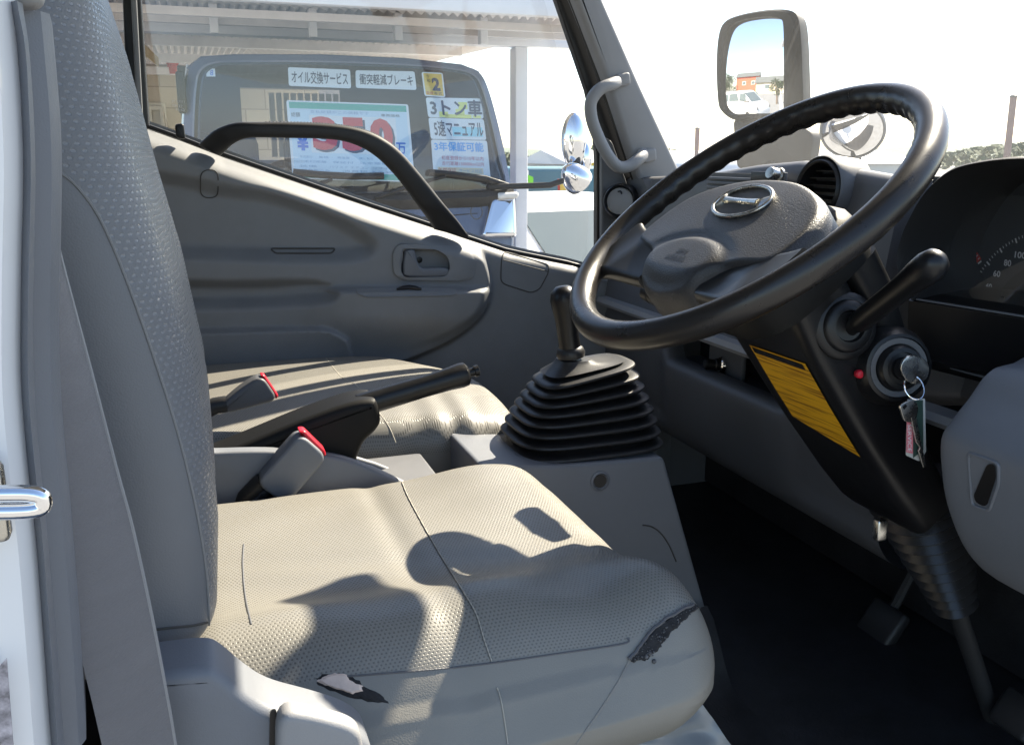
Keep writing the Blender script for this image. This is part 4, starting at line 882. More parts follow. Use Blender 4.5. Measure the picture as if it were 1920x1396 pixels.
# ================================================================== outside mirrors of this truck
mc = Vector((.885, 1.30, 1.795)); mn = Vector((-.90, -.43, .0)).normalized(); mx_ = mn.cross(Vector((0, 0, 1))).normalized()*-1; mz = Vector((0, 0, 1))
if mx_.dot(RT) < 0: mx_ = -mx_
def mp_(u, v, k=0):
    p = PP(u, v, mc, mn); return p+mn*k
om = thing('side_mirror', 'grey rectangular door mirror seen through the windscreen reflecting a parked white van', 'mirror', mc-mz*.3)
ho_ = sm([mp_(a, c, -.005) for a, c in [(1346, 190), (1342, 120), (1345, 70), (1356, 42), (1385, 28), (1440, 18), (1478, 19), (1494, 32), (1500, 70), (1503, 140), (1504, 200), (1494, 216), (1470, 224), (1400, 226), (1372, 224), (1354, 210)]], 4)
gi = sm([mp_(a, c) for a, c in [(1353, 190), (1353, 150), (1357, 95), (1366, 56), (1385, 40), (1420, 33), (1448, 32), (1464, 36), (1470, 50), (1471, 120), (1471, 190), (1469, 206), (1455, 213), (1400, 214), (1372, 215), (1358, 206)]], 4)
back = [p-mn*.075+(mc-p)*.18 for p in ho_]; mid = [p-mn*.05+(mc-p)*.04 for p in ho_]
build('housing', MB().loft([back, mid, ho_, [p.lerp(q, .3)+mn*.008 for p, q in zip(ho_, gi)], [p+mn*.004 for p in gi], [p-mn*.012 for p in gi]], caps=(True, False)), M['hubblack'], om)
gcn = sum(gi, Vector())/len(gi); RM = 1.3; rings = []
for k in range(16):
    s = 1-k/15.5; rg = []
    for p in gi:
        q = gcn+(p-gcn)*s; d = (q-gcn).length; rg.append(q-mn*(.004+d*d/(2*RM)))
    rings.append(rg)
build('mirror_glass', MB().loft(rings, caps=(False, True)), M['mirror'], om, smooth=89)
bk = MB(); bk.prism(rc([mp_(a, c, -.06) for a, c in [(1368, 222), (1476, 222), (1520, 250), (1512, 315), (1376, 318), (1370, 250)]], .02), mn*.05, .012); build('bracket', bk, M['blackm'], om)
build('mirror_arm', MB().tube([mp_(1440, 300, -.05), Vector((.70, 1.16, 1.40)), Vector((.60, 1.10, 1.30))], .018, 10), M['blackm'], om)
lm_ = thing('lower_mirror', 'round convex mirror below the door mirror reflecting pale ground', 'mirror', P(1600, 310, 'x', .95))
lc_ = P(1598, 246, 'x', .95); ln = (EYE-lc_).normalized().lerp(Vector((-.3, -.2, -.9)), .44).normalized()
build('housing', MB().lathe(lc_-ln*.05, ln, [(.03, -.03), (.056, -.01), (.074, .02), (.078, .045), (.076, .051), (.072, .050)], 40, caps=(True, False)), M['trim_m'], lm_)
build('mirror_glass', MB().lathe(lc_-ln*.05, ln, [(.0725, .048), (.062, .056), (.046, .063), (.03, .068), (.015, .070), (.001, .071)], 44), M['mirror'], lm_, smooth=89)
build('mirror_arm', MB().tube([lc_-ln*.05, lc_-ln*.10+Vector((.03, .02, -.08)), Vector((1.0, lc_.y+.06, 1.30)), Vector((.70, lc_.y+.1, 1.15))], .014, 10), M['blackm'], lm_)

# ================================================================== slate blue truck facing this one
TY = 4.0; TN = Vector((0, -1, .2)).normalized()
def TP(u, v, k=0): return PP(u, v, (0, TY, 1.2), TN)+TN*k
tk = thing('parked_truck', 'slate blue truck facing the passenger window with sales cards inside its windscreen', 'truck', (TP(650, 400).x, 4.6, 0))
to = sm([TP(a, c) for a, c in [(346, 150), (356, 118), (378, 105), (440, 101), (600, 101), (760, 108), (870, 121), (902, 134), (920, 168), (940, 240), (957, 320), (966, 400), (968, 560), (966, 760), (960, 860), (340, 850), (330, 760), (330, 560), (333, 400), (339, 250)]], 4)
ti = sm([TP(a, c) for a, c in [(368, 170), (376, 135), (400, 120), (450, 117), (600, 117), (760, 123), (850, 131), (888, 142), (905, 172), (922, 235), (936, 300), (945, 350), (900, 358), (800, 362), (700, 364), (600, 364), (450, 362), (380, 358), (366, 320), (364, 250)]], 4)
tb_ = MB(); depth = Vector((0, 1.65, 0))
tb_.loft([[p for p in ti], [p+TN*.006+(q-p)*.15 for p, q in zip(ti, to)], [q+TN*-.01+(p-q)*.18 for p, q in zip(ti, to)], [q-TN*.04 for q in to], [Vector((q.x*1.0, q.y+.5, q.z+.03)) for q in to], [q+depth for q in to]], caps=(False, False))
build('cab_body', tb_, M['wblue'], tk)
rw0, rw1 = TP(480, 172).x, TP(715, 172).x; cx0, cx1 = TP(345, 300).x, TP(950, 300).x; ry = TY+1.55
rb_ = MB(); rb_.box(((cx0+rw0)/2, ry, 1.25), ((rw0-cx0)/2, .02, .85)); rb_.box(((cx1+rw1)/2, ry, 1.25), ((cx1-rw1)/2, .02, .85)); zb0, zb1 = P(600, 300, 'y', ry).z, P(600, 168, 'y', ry).z
rb_.box(((rw0+rw1)/2, ry, (.4+zb0)/2), ((rw1-rw0)/2, .02, (zb0-.4)/2)); rb_.box(((rw0+rw1)/2, ry, (zb1+2.1)/2), ((rw1-rw0)/2, .02, (2.1-zb1)/2)); build('rear_wall', rb_, M['trim_d'], tk)
gd = MB(); gx0, gx1 = P(506, 190, 'y', ry+.1).x, P(742, 190, 'y', ry+.1).x
for k in range(18):
    x = gx0+(gx1-gx0)*(k+.3)/18; gd.box((x, ry+.12, (zb0+zb1)/2), (.018, .006, (zb1-zb0)/2-.02))
build('rear_guard', gd, mat('pale_guard_slats', (.70, .62, .50), .6), tk)
for u in (430, 640, 860): build('seat', rbox((TP(u, 300).x, TY+.95, 1.30), (.21, .07, .38), .06, 10), M['blackm'], tk)
build('dash_top', MB().box(((cx0+cx1)/2, TY+.35, 1.14), ((cx1-cx0)/2-.04, .28, .06), .04), M['trim_d'], tk)
build('steering_wheel', MB().tube([Vector((TP(455, 330).x+.19*math.cos(t), TY+.55+.12*math.sin(t), 1.26+.13*math.sin(t))) for t in np.linspace(0, 2*math.pi, 30, endpoint=False)], .015, 8, closed=True), M['black'], tk)
ws_ = build('windscreen', MB().loft([[p.lerp(sum(ti, Vector())/len(ti), .0)-TN*.003 for p in ti], [sum(ti, Vector())/len(ti)+(p-sum(ti, Vector())/len(ti))*.5+TN*.03 for p in ti]], caps=(False, True)), glass('truck_windscreen_glass', .035, (.88, .95, 1.0), 2.2, (.55, .70, .95)), tk, smooth=60)  # bluish film colour stands in for the sky mirrored in this screen
cin = sum(ti, Vector())/len(ti); build('screen_border', MB().loft([[p-TN*.001 for p in ti], [cin+(p-cin)*.965-TN*.002 for p in ti]], caps=(False, False)), M['black_glass'], tk)
build('roof_edge', MB().tube([TP(a, c, -.03) for a, c in [(352, 128), (378, 107), (440, 103), (600, 103), (760, 110), (868, 122), (900, 135)]], .012, 8), M['wblue'], tk)
build('inspection_sticker', MB().prism([TP(a, c, -.008) for a, c in [(386, 128), (403, 128), (404, 143), (387, 143)]], TN*.001), M['card'], tk); text('8', 'sticker_number', M['inkb'], tk, [TP(a, c, -.005) for a, c in [(394, 131), (400, 131), (400, 141), (394, 141)]])
cw = MB(); cw.loft([[TP(u, v, k) for u, v, k in ((a, c-6, .0), (a, c, .045), (a, c+10, .06), (a, c+22, .03), (a, c+26, 0))] for a, c in [(345, 362), (450, 366), (600, 368), (760, 368), (900, 363), (958, 356)]], closed=False, caps=(False, False)); build('cowl', cw, M['blackm'], tk)
w1 = build('wiper', MB().tube([TP(a, c, .05) for a, c in [(548, 326), (600, 331), (660, 334), (716, 333)]], .018, 8), M['black'], tk); build('wiper_arm', MB().tube([TP(a, c, .06) for a, c in [(620, 340), (560, 362), (470, 378)]], .009, 8), M['black'], w1)
w2 = build('wiper', MB().tube([TP(a, c, .05) for a, c in [(800, 326), (850, 331), (905, 338), (948, 352)]], .018, 8), M['black'], tk); build('wiper_arm', MB().tube([TP(a, c, .06) for a, c in [(830, 334), (770, 352), (700, 374)]], .009, 8), M['black'], w2)
build('corner_lamp', MB().prism(rc([TP(a, c, -.01) for a, c in [(918, 372), (962, 370), (966, 446), (899, 446)]], .03), TN*.06, .025), M['chrome'], tk)
build('corner_cap', MB().prism(rc([TP(a, c, .0) for a, c in [(926, 364), (966, 362), (967, 374), (928, 376)]], .02), TN*.07, .02), M['white'], tk)
build('front_badge', MB().tube([TP(893+11*math.cos(t), 398+13*math.sin(t), .004) for t in np.linspace(0, 6.283, 24, endpoint=False)], .004, 6, closed=True), M['trim_d'], tk)
build('panel_groove', MB().tube([TP(a, c, .002) for a, c in [(690, 405), (800, 408), (895, 400)]], .005, 6), M['black'], tk)
build('bumper', MB().box(((cx0+cx1)/2, TY-.12, .48), ((cx1-cx0)/2+.02, .10, .14), .05), M['trim_m'], tk)
for u in (380, 900):
    wv = build('wheel', MB().lathe(Vector((TP(u, 400).x, TY+.75, .36)), (1, 0, 0), [(.20, -.1), (.34, -.09), (.36, -.05), (.36, .05), (.34, .09), (.20, .1)], 32), M['tyre'], tk)
ma = build('mirror_arm', MB().tube([TP(918, 352, .02), TP(950, 358, .16), TP(1002, 361, .25), TP(1030, 352, .28), TP(1048, 326, .28), TP(1050, 290, .25)], .016, 10), M['blackm'], tk)
c1 = TP(1024, 340, .30); build('lower_mirror', MB().lathe(c1+Vector((.085, 0, -.06)), Vector((-.72, -.25, .62)), [(.001, -.01), (.078, .0), (.082, .02), (.075, .06), (.058, .10), (.033, .130), (.001, .142)], 32), M['chrome'], tk)
c2 = TP(1043, 282, .26); build('upper_mirror', MB().sphere(c2, 1, 16, (.072, .055, .150)), M['chrome'], tk); build('mirror_face', MB().box(c2+Vector((.02, .05, 0)), (.048, .015, .11), .012), M['blackm'], tk)
c3 = TP(1066, 312, .22); build('side_mirror', MB().sphere(c3, 1, 12, (.045, .05, .10)), M['chrome'], tk)
build('far_mirror', MB().box(TP(340, 172, -.02), (.022, .06, .10), .012), M['blackm'], tk); build('far_mirror_stay', MB().tube([TP(351, 112, -.1), TP(347, 150, -.05), TP(344, 198, -.04)], .008, 8), M['white'], tk)

def sub(q, a0, a1, b0, b1):
    def at(a, b): return q[0].lerp(q[1], a).lerp(q[3].lerp(q[2], a), b)
    return [at(a0, b0), at(a1, b0), at(a1, b1), at(a0, b1)]
def cardq(pxs, k=-.012): return [TP(a, c, k) for a, c in pxs]
CO = TN*.0025
def card(name, label, pxs, m, group=None, k=-.012):
    q = cardq(pxs, k); t = thing(name, label, 'sign', (q[3]+q[2])/2, group); build('card', MB().prism(rc(q, .012, 3), TN*.0018), m, t); return t, q
def ct(t, q, s, a0, a1, b0, b1, m, bold=.0, lay=1): return text(s, 'lettering', m, t, sub(q, a0, a1, b0, b1), bold, TN*(.0022+.0012*lay))
def cr(t, q, nm, a0, a1, b0, b1, m, lay=0): return build(nm, MB().add([p+TN*(.0022+.0012*lay) for p in sub(q, a0, a1, b0, b1)], [(0, 1, 2, 3)]), m, t, smooth=0)
t, q = card('windscreen_card', 'white card lettered オイル交換サービス, left of the two strips along the windscreen top', [(540, 125), (657, 130), (659, 165), (542, 160)], M['card'])
ct(t, q, 'オイル交換サービス', .05, .95, .18, .84, M['ink'], .012)
t, q = card('windscreen_card', 'white card lettered 衝突軽減ブレーキ, right of the two strips along the windscreen top', [(667, 131), (778, 133), (782, 168), (668, 164)], M['card'])
ct(t, q, '衝突軽減ブレーキ', .06, .95, .20, .80, M['ink'], .012)
t, q = card('windscreen_card', 'yellow bordered card with a big 2 above the spec sheets', [(791, 134), (831, 136), (836, 182), (797, 179)], M['card'])
cr(t, q, 'yellow_field', .07, .93, .05, .95, M['yellow']); ct(t, q, '2', .42, .80, .22, .76, M['ink'], .05); ct(t, q, '令', .20, .34, .10, .24, M['ink']); ct(t, q, '和', .20, .36, .28, .42, M['ink']); ct(t, q, '年式', .48, .86, .80, .93, M['ink']); ct(t, q, '登録', .10, .42, .80, .93, M['printr'])
t, q = card('windscreen_card', 'white sheet lettered 3トン車 with yellow highlighting under the yellow card', [(799, 182), (905, 184), (908, 222), (804, 219)], M['card'])
for a in ((.20, .36, .70, .98), (.30, .78, .82, 1.0), (.56, .72, .2, .55), (.50, .66, .55, .85), (.80, .95, .85, .98)): cr(t, q, 'highlight', *a, M['yel_hi'])
ct(t, q, '3トン車', .06, .97, .10, .90, M['ink'], .03)
t, q = card('windscreen_card', 'white sheet lettered 5速マニュアル between the 3トン車 sheet and the guarantee sheet', [(804, 220), (908, 223), (913, 262), (809, 260)], M['card'])
cr(t, q, 'cyan_highlight', .40, .95, .40, .85, M['cyan_hi']); ct(t, q, '5速マニュアル', .08, .96, .12, .86, M['ink'], .018)
t, q = card('windscreen_card', 'guarantee sheet lettered 3年保証可能 with pink lines at the bottom of the stack', [(809, 261), (914, 263), (921, 334), (814, 330)], M['card'])
ct(t, q, '3年保証可能', .05, .92, .06, .30, M['skyprint'], .03); ct(t, q, '初度登録から15年以内', .16, .90, .43, .54, M['pink']); ct(t, q, '走行距離150000km以内', .16, .90, .58, .69, M['pink'])
cr(t, q, 'orange_field', .08, .88, .74, .90, mat('pale_orange_print', (.85, .70, .45), .7)); ct(t, q, '年間保証', .09, .40, .76, .87, M['printr']); ct(t, q, 'サービス対応', .45, .86, .77, .87, M['greyink'])
t, q = card('price_board', 'large price board reading ¥350万 with green bands behind the truck windscreen', [(537, 187), (766, 195), (779, 341), (549, 334)], M['card'])
cr(t, q, 'blue_field', .02, .98, .02, .98, M['cardb'], 0); cr(t, q, 'green_band', .02, .98, .02, .10, M['teal'], 1); cr(t, q, 'green_band', .02, .98, .91, .985, M['teal'], 1)
ct(t, q, '支払総額がこの価格です', .18, .66, .115, .155, M['greyink'], 0, 1); ct(t, q, '車両価格', .76, .92, .135, .17, M['ink'], 0, 1); ct(t, q, '総額', .03, .10, .15, .21, M['ink'], 0, 1)
cr(t, q, 'white_field', .17, .88, .18, .66, M['card'], 1)
ct(t, q, '¥', .05, .155, .44, .64, M['inkb'], .06, 2); ct(t, q, '万', .865, .945, .50, .64, M['inkb'], .03, 2)
for lay, (dx, dy), mm, bd in ((2, (.018, .028), M['shadow_ink'], .07), (3, (0, 0), M['inkr'], .06)):
    for s, a0, a1 in (('3', .185, .385), ('5', .42, .615), ('0', .655, .845)): ct(t, q, s, a0+dx, a1+dx, .195+dy, .625+dy, mm, bd, lay)
for i, (a0, a1, b, s) in enumerate([(.07, .17, .70, '年式走行'), (.22, .30, .70, '車検'), (.37, .47, .70, '修復歴'), (.55, .66, .70, '無し有り'), (.10, .28, .76, '走行距離'), (.33, .50, .76, '保証付'), (.55, .9, .76, '法定整備込み'), (.06, .2, .82, '装備'), (.3, .62, .82, 'パワステ エアコン'), (.66, .92, .82, 'リサイクル料'), (.08, .3, .87, '諸費用込み'), (.4, .9, .87, '消費税込み価格')]):
    ct(t, q, s, a0, a1, b, b+.03, M['greyink'], 0, 1)

# ================================================================== carport, wall and small things behind the truck
cp = thing('carport', 'white framed carport with corrugated roof over the slate blue truck', 'carport', (TP(700, 300).x, 6.5, 0))
CY = 5.05
pa, pb = P(963, 200, 'y', CY), P(986, 200, 'y', CY); pw = (pb.x-pa.x)/2
zt_, zb_ = P(640, 54, 'y', CY).z, P(640, 76, 'y', CY).z; xl, xr = P(-100, 60, 'y', CY).x, P(1085, 60, 'y', CY).x
build('post', MB().box(((pa.x+pb.x)/2, CY+.02, zb_/2), (pw, .06, zb_/2), .006), M['wpaint'], cp)
build('post', MB().box((xl+.3, CY+.02, zb_/2), (pw, .06, zb_/2), .006), M['wpaint'], cp)
build('front_beam', MB().box(((xl+xr)/2, CY, (zt_+zb_)/2), ((xr-xl)/2, .055, (zt_-zb_)/2-.001), .006), M['wpaint'], cp)
FY = 3.75; fz = P(640, 4, 'y', FY).z
xf_ = P(1088, 20, 'y', FY).x
build('fascia', MB().box(((xl+xf_)/2, FY, fz+.03), ((xf_-xl)/2, .03, .05), .006), M['wpaint'], cp)
rs = MB(); nx_ = 260
def corr(i): return .012*math.sin(i*math.pi*.5)
rows = [(FY+.03, fz+.0), (4.45, (fz+zt_)/2+.05), (CY+.10, zt_+.03), (7.2, zt_+.10), (9.6, zt_+.17)]
rs.loft([[Vector((xl+((xr-.22 if y > CY else xf_+(xr-xf_)*(y-FY)/(CY-FY))-xl)*i/nx_, y, z+corr(i))) for i in range(nx_+1)] for y, z in rows], closed=False, caps=(False, False)); build('corrugated_roof', rs, M['roofsheet'], cp)
pl = MB()
for y, z in ((4.15, .62), (4.55, .35)): xq = xf_+(xr-xf_)*(y-FY)/(CY-FY); pl.box(((xl+xq)/2, y, interp(y, [FY, CY], [fz, zt_])-.035), ((xq-xl)/2, .02, .02))
for y in (6.3, 7.6, 8.9): pl.box(((xl+pa.x)/2, y, zt_+.03), ((pa.x-xl)/2, .03, .035))
build('purlin', pl, M['roofsheet'], cp)
for u in (400, 585, 745, 905): build('hanger', MB().box((P(u, 30, 'y', 4.5).x, 4.5, interp(4.5, [FY, CY], [fz, zt_])-.03), (.022, .03, .075), .004), M['wpaint'], cp)
br_ = px([(250, 72), (268, 80), (297, 108), (297, 124), (262, 96), (250, 92)], 'y', 5.6); build('brace', MB().prism(br_, (0, .08, 0)), M['wood'], cp)
wx0, wx1 = P(60, 200, 'y', 9.0).x, P(600, 200, 'y', 9.0).x; wz = P(300, 140, 'y', 9.0).z
bm_ = bpy.data.materials.new('beige_block_wall'); bm_.use_nodes = True; nt = bm_.node_tree; b = nt.nodes['Principled BSDF']; b.inputs['Roughness'].default_value = .9
tc = nd(nt, 'ShaderNodeTexCoord'); mp = nd(nt, 'ShaderNodeMapping'); mp.inputs['Rotation'].default_value = (R_(90), 0, 0); nt.links.new(tc.outputs['Object'], mp.inputs[0])
bt = nd(nt, 'ShaderNodeTexBrick'); nt.links.new(mp.outputs[0], bt.inputs[0]); bt.inputs['Color1'].default_value = (.52, .44, .33, 1); bt.inputs['Color2'].default_value = (.44, .37, .28, 1); bt.inputs['Mortar'].default_value = (.30, .25, .19, 1); bt.inputs['Scale'].default_value = 1; bt.inputs['Mortar Size'].default_value = .006; bt.inputs['Brick Width'].default_value = .40; bt.inputs['Row Height'].default_value = .20; nt.links.new(bt.outputs[0], b.inputs['Base Color'])
wl_ = thing('block_wall', 'beige concrete block wall with pale capping behind the truck', 'wall', ((wx0+wx1)/2, 9.1, 0))
build('wall_blocks', MB().box(((wx0+wx1)/2, 9.12, wz/2), ((wx1-wx0)/2, .08, wz/2)), bm_, wl_); cz = P(300, 121, 'y', 9.0).z
build('capping', MB().box(((wx0+wx1)/2, 9.10, (wz+cz)/2), ((wx1-wx0)/2+.02, .12, (cz-wz)/2), .01), mat('pale_capping', (.66, .60, .54), .8), wl_)
hs = thing('back_house', 'dim brown shed wall behind the block wall under the carport roof', 'shed', ((wx0+wx1)/2+1.5, 12, 0)); build('shed_wall', MB().box(((wx0+wx1)/2+.2, 12, 1.6), (2.6, .1, 1.6)), mat('shed_board', (.42, .36, .32), .8, var=.2, vscale=3), hs)
build('shed_roof', MB().box(((wx0+wx1)/2+.2, 11.7, 3.25), (2.8, .9, .06)), mat('red_shed_roof', (.35, .10, .09), .6), hs)
fp = thing('flower_pot', 'red flower pot with a small plant in front of the block wall capping', 'flower pot', P(325, 140, 'y', 8.93)); pc_ = P(325, 139, 'y', 8.90)
build('pot', MB().lathe(pc_, (0, 0, 1), [(.045, 0), (.052, .09), (.058, .09), (.058, .12), (.048, .12)], 20), mat('red_clay', (.42, .06, .05), .6), fp)
lf_ = MB()
for _ in range(90):
    c = pc_+Vector((random.gauss(0, .05), random.gauss(0, .05), .15+abs(random.gauss(0, .06)))); a = Vector((random.gauss(0, 1), random.gauss(0, 1), random.gauss(0, 1))).normalized()*.025; e = a.orthogonal().normalized()*.012; lf_.add([c-a, c+e, c+a, c-e], [(0, 1, 2, 3)])
build('leaves', lf_, mat('pot_leaves', (.09, .11, .05), .6), fp, smooth=0)
cbn = thing('cabinet', 'cream cabinet with framed door in front of the block wall', 'cabinet', P(292, 240, 'y', 8.7)); c0_, c1_ = P(272, 192, 'y', 8.7), P(309, 192, 'y', 8.7)
build('cabinet_body', MB().box(((c0_.x+c1_.x)/2, 8.85, c0_.z/2), ((c1_.x-c0_.x)/2, .15, c0_.z/2), .01), M['ivory'], cbn); build('door_frame', MB().ring(rc([Vector((x, 8.69, z)) for x, z in ((c0_.x+.02, .3), (c1_.x-.02, .3), (c1_.x-.02, c0_.z-.03), (c0_.x+.02, c0_.z-.03))], .01, 2), rc([Vector((x, 8.69, z)) for x, z in ((c0_.x+.05, .34), (c1_.x-.05, .34), (c1_.x-.05, c0_.z-.07), (c0_.x+.05, c0_.z-.07))], .01, 2), (0, -.02, 0)), M['ivory'], cbn)

# ================================================================== other vehicles
def prism2(out, d, r):
    mb = MB(); out = [Vector(p) for p in out]; d = Vector(d); T = d.length; a = d/T; N = len(out); nn = Vector()
    for i in range(N): nn += out[i].cross(out[(i+1) % N])
    if nn.dot(a) < 0: out = out[::-1]
    inn = []
    for i in range(N):
        t = out[(i+1) % N]-out[i-1]; inn.append(a.cross(t.normalized() if t.length > 1e-9 else Vector((1, 0, 0))))
    rg = []
    for k in range(5): f_ = k/4*math.pi/2; rg.append([p+q*(r*(1-math.sin(f_)))+a*(r-r*math.cos(f_)) for p, q in zip(out, inn)])
    for k in range(5): f_ = k/4*math.pi/2; rg.append([p+q*(r*(1-math.cos(f_)))+a*(T-r+r*math.sin(f_)) for p, q in zip(out, inn)])
    return mb.loft(rg)
def vehicle(name, label, cat, loc, rot, L_, Wd, Ht, paint, kind, group=None, gl=None):
    t = thing(name, label, cat, loc, group); Mx = Matrix.Rotation(rot, 3, 'Z'); o = Vector(loc); gl = gl or M['greyglass']
    def T(x, y, z): return o+Mx@Vector((x, y, z))
    h = L_/2
    if kind == 'van': low = [(-h, .25), (-h, .95), (-h+.05, 1.0), (h-.55, 1.0), (h-.12, .86), (h, .6), (h, .25)]; up = [(-h+.02, .98), (-h+.10, Ht-.12), (-h+.25, Ht), (h-1.55, Ht), (h-1.25, Ht-.06), (h-.50, .98)]
    elif kind == 'truck': low = [(-h, .45), (-h, Ht), (h-1.6, Ht), (h-1.6, 1.0), (h-.02, 1.0), (h, .45)]; up = [(h-1.55, .98), (h-1.55, Ht-.45), (h-1.40, Ht-.35), (h-.35, Ht-.38), (h-.05, 1.05), (h-.04, .98)]
    else: low = [(-h, .3), (-h+.02, .80), (-h+.3, .88), (h-1.1, .86), (h-.25, .72), (h, .55), (h, .25), (-h, .25)]; up = [(-h+.35, .85), (-h+.95, Ht-.03), (-h+1.3, Ht), (h-1.95, Ht), (h-1.6, Ht-.05), (h-.95, .84)]
    lo3 = rc([T(x, -Wd/2, z) for x, z in low], .12, 4); d = Mx@Vector((0, Wd, 0)); build('body', prism2(lo3, d, .09), paint, t, smooth=50)
    ins = .07; up3 = rc([T(x, -Wd/2+ins, z) for x, z in up], .10, 4); build('cabin', prism2(up3, d*((Wd-2*ins)/Wd), .10), paint, t, smooth=50)
    zs = (Ht+.98)/2 if kind != 'car' else (Ht+.86)/2; hz = (Ht-1.0)*.32 if kind != 'car' else (Ht-.88)*.36
    # screens and side panes, each a plate on the cabin's faces
    xs_ = [p[0] for p in up]; a, c = up[-1], up[-2]; e = up[-3] if kind != 'truck' else up[-3]
    def pane(nm, p, q, y0, y1, push): build(nm, MB().prism(rc([T(p[0]+push, y0, p[1]), T(p[0]+push, y1, p[1]), T(q[0]+push, y1, q[1]), T(q[0]+push, y0, q[1])], .05, 3), Mx@Vector((.012, 0, .008))), gl, t)
    f0 = (a[0]*.92+c[0]*.08, a[1]*.92+c[1]*.08); f1 = (a[0]*.1+c[0]*.9, a[1]*.1+c[1]*.9); pane('windscreen', f0, f1, -Wd/2+ins+.16, Wd/2-ins-.16, .004)
    for sg in (-1, 1):
        y = sg*(Wd/2-ins); zl, zh = zs-hz, zs+hz
        segs = {'van': [(-h+.25, -h+1.0), (-h+1.06, h-1.55), (h-1.48, h-.85)], 'truck': [(h-1.45, h-.5)], 'car': [(-h+1.0, -.05), (0.0, h-1.45)]}[kind]
        for x0, x1 in segs: build('side_window', MB().prism(rc([T(x0, y, zl), T(x1, y, zl), T(x1-.12*(x1 > h-1.6), y, zh), T(x0+.04, y, zh)], .05, 3), Mx@Vector((0, sg*.012, 0))), gl, t)
        for wx in (-h+.62, h-.72):
            w = build('wheel', MB().lathe(T(wx, sg*(Wd/2-.09), .29), Mx@Vector((0, sg, 0)), [(.17, -.08), (.27, -.08), (.29, -.05), (.29, .06), (.27, .098), (.19, .10)], 28), M['tyre'], t); build('hubcap', MB().lathe(T(wx, sg*(Wd/2-.09), .29), Mx@Vector((0, sg, 0)), [(.19, .09), (.18, .103), (.06, .11), (.001, .11)], 24), M['trim_l'], w)
        build('headlamp', MB().prism(rc([T(h-.02, sg*(Wd/2-.12)+dy, z) for dy, z in ((-.1, .62), (.08, .62), (.08, .76), (-.1, .74))], .03, 3), Mx@Vector((.03, 0, 0)), .01), M['lens'] if False else M['trim_l'], t)
    return t
ca = P(1140, 470, 'y', 4.75)
vehicle('parked_car', 'low white car facing the camera right of the white carport post', 'car', (P(988, 400, 'y', 4.2).x+.86, 6.05, -.13), R_(-79), 4.2, 1.68, 1.36, M['white'], 'car')
vehicle('box_truck', 'teal box truck far beyond the white car', 'truck', (P(1060, 360, 'y', 17).x+1.6, 17.5, 0), R_(0), 6.0, 2.0, 1.30, M['tealtruck'], 'truck')
vehicle('parked_van', 'pale van standing ahead beyond the passenger side pillar', 'van', P(1300, 330, 'y', 11)*1+Vector((0, 0, -P(1300, 330, 'y', 11).z)), R_(60), 3.6, 1.5, 1.50, M['white'], 'van')
vehicle('parked_van', 'long pale van standing ahead right of the round mirror', 'van', (11.0, 4.8, 0), R_(40), 4.6, 1.75, 1.56, M['white'], 'van')
bd = thing('warehouse', 'long white roofed warehouse far beyond the teal truck', 'building', (P(1090, 320, 'y', 38).x+6, 38, 0)); bx = P(1030, 320, 'y', 38).x
build('wall', MB().box((bx+9, 38, .6), (9, 3, .6)), mat('pale_wall', (.6, .62, .62), .8), bd); build('roof', MB().prism([(bx-.4, 34.6, 1.15), (bx-.4, 38, 1.75), (bx-.4, 41.4, 1.15)], (18.8, 0, 0)), mat('white_roof', (.75, .75, .75), .5), bd)
build('yellow_board', MB().box((P(1108, 316, 'y', 34.5).x, 34.5, 1.05), (.5, .03, .18)), M['yellow'], bd)
sg_ = thing('banner', 'narrow bright green sales banner standing behind the carport post', 'banner', P(994, 420, 'y', 9)); q = px([(990, 328), (1000, 332), (1000, 352), (991, 350)], 'y', 9.0); build('cloth', MB().prism(q, (0, .01, 0)), mat('bright_green_cloth', (.20, .62, .05), .7), sg_); build('banner_pole', MB().tube([Vector((q[0].x, 9.02, 0)), q[0]+Vector((0, .02, .05))], .015, 8), M['white'], sg_)
sb0 = px([(1046, 336), (1080, 332), (1081, 360), (1047, 364)], 'y', 15.5); yb = thing('sale_sign', 'yellow sale sign with red border beyond the white car', 'sign', (sb0[3].x, 15.5, 0))
build('board', MB().prism(sb0, (0, .03, 0)), M['printr'], yb); cq = sum(sb0, Vector())/4; build('face', MB().prism([cq+(p-cq)*.8+Vector((0, -.004, 0)) for p in sb0], (0, -.004, 0)), M['yellow'], yb); build('leg', MB().tube([Vector((cq.x, 15.5, 0)), cq], .03, 8), M['white'], yb)
def pole(label, u, v0, v1, dist, w):
    d0 = P(u, v1, 'y', dist); d1 = P(u, v0, 'y', dist); t = thing('post', label, 'post', (d0.x, dist, 0)); build('shaft', MB().tube([(d0.x, dist, 0), (d0.x+(d1-d0).x*.3, dist, d1.z)], w, 12), mat('rusty_post', (.22, .15, .14), .8, var=.3, vscale=3), t); build('post_cap', MB().sphere((d0.x+(d1-d0).x*.3, dist, d1.z), w*1.15, 8, (1, 1, .5)), M['trim_d'], t)
pole('short brown post beyond the grab grip of the windscreen pillar', 1306, 241, 300, 12, .035)
pole('tall brown post standing above the instrument cluster hood', 1891, 181, 290, 10, .05)
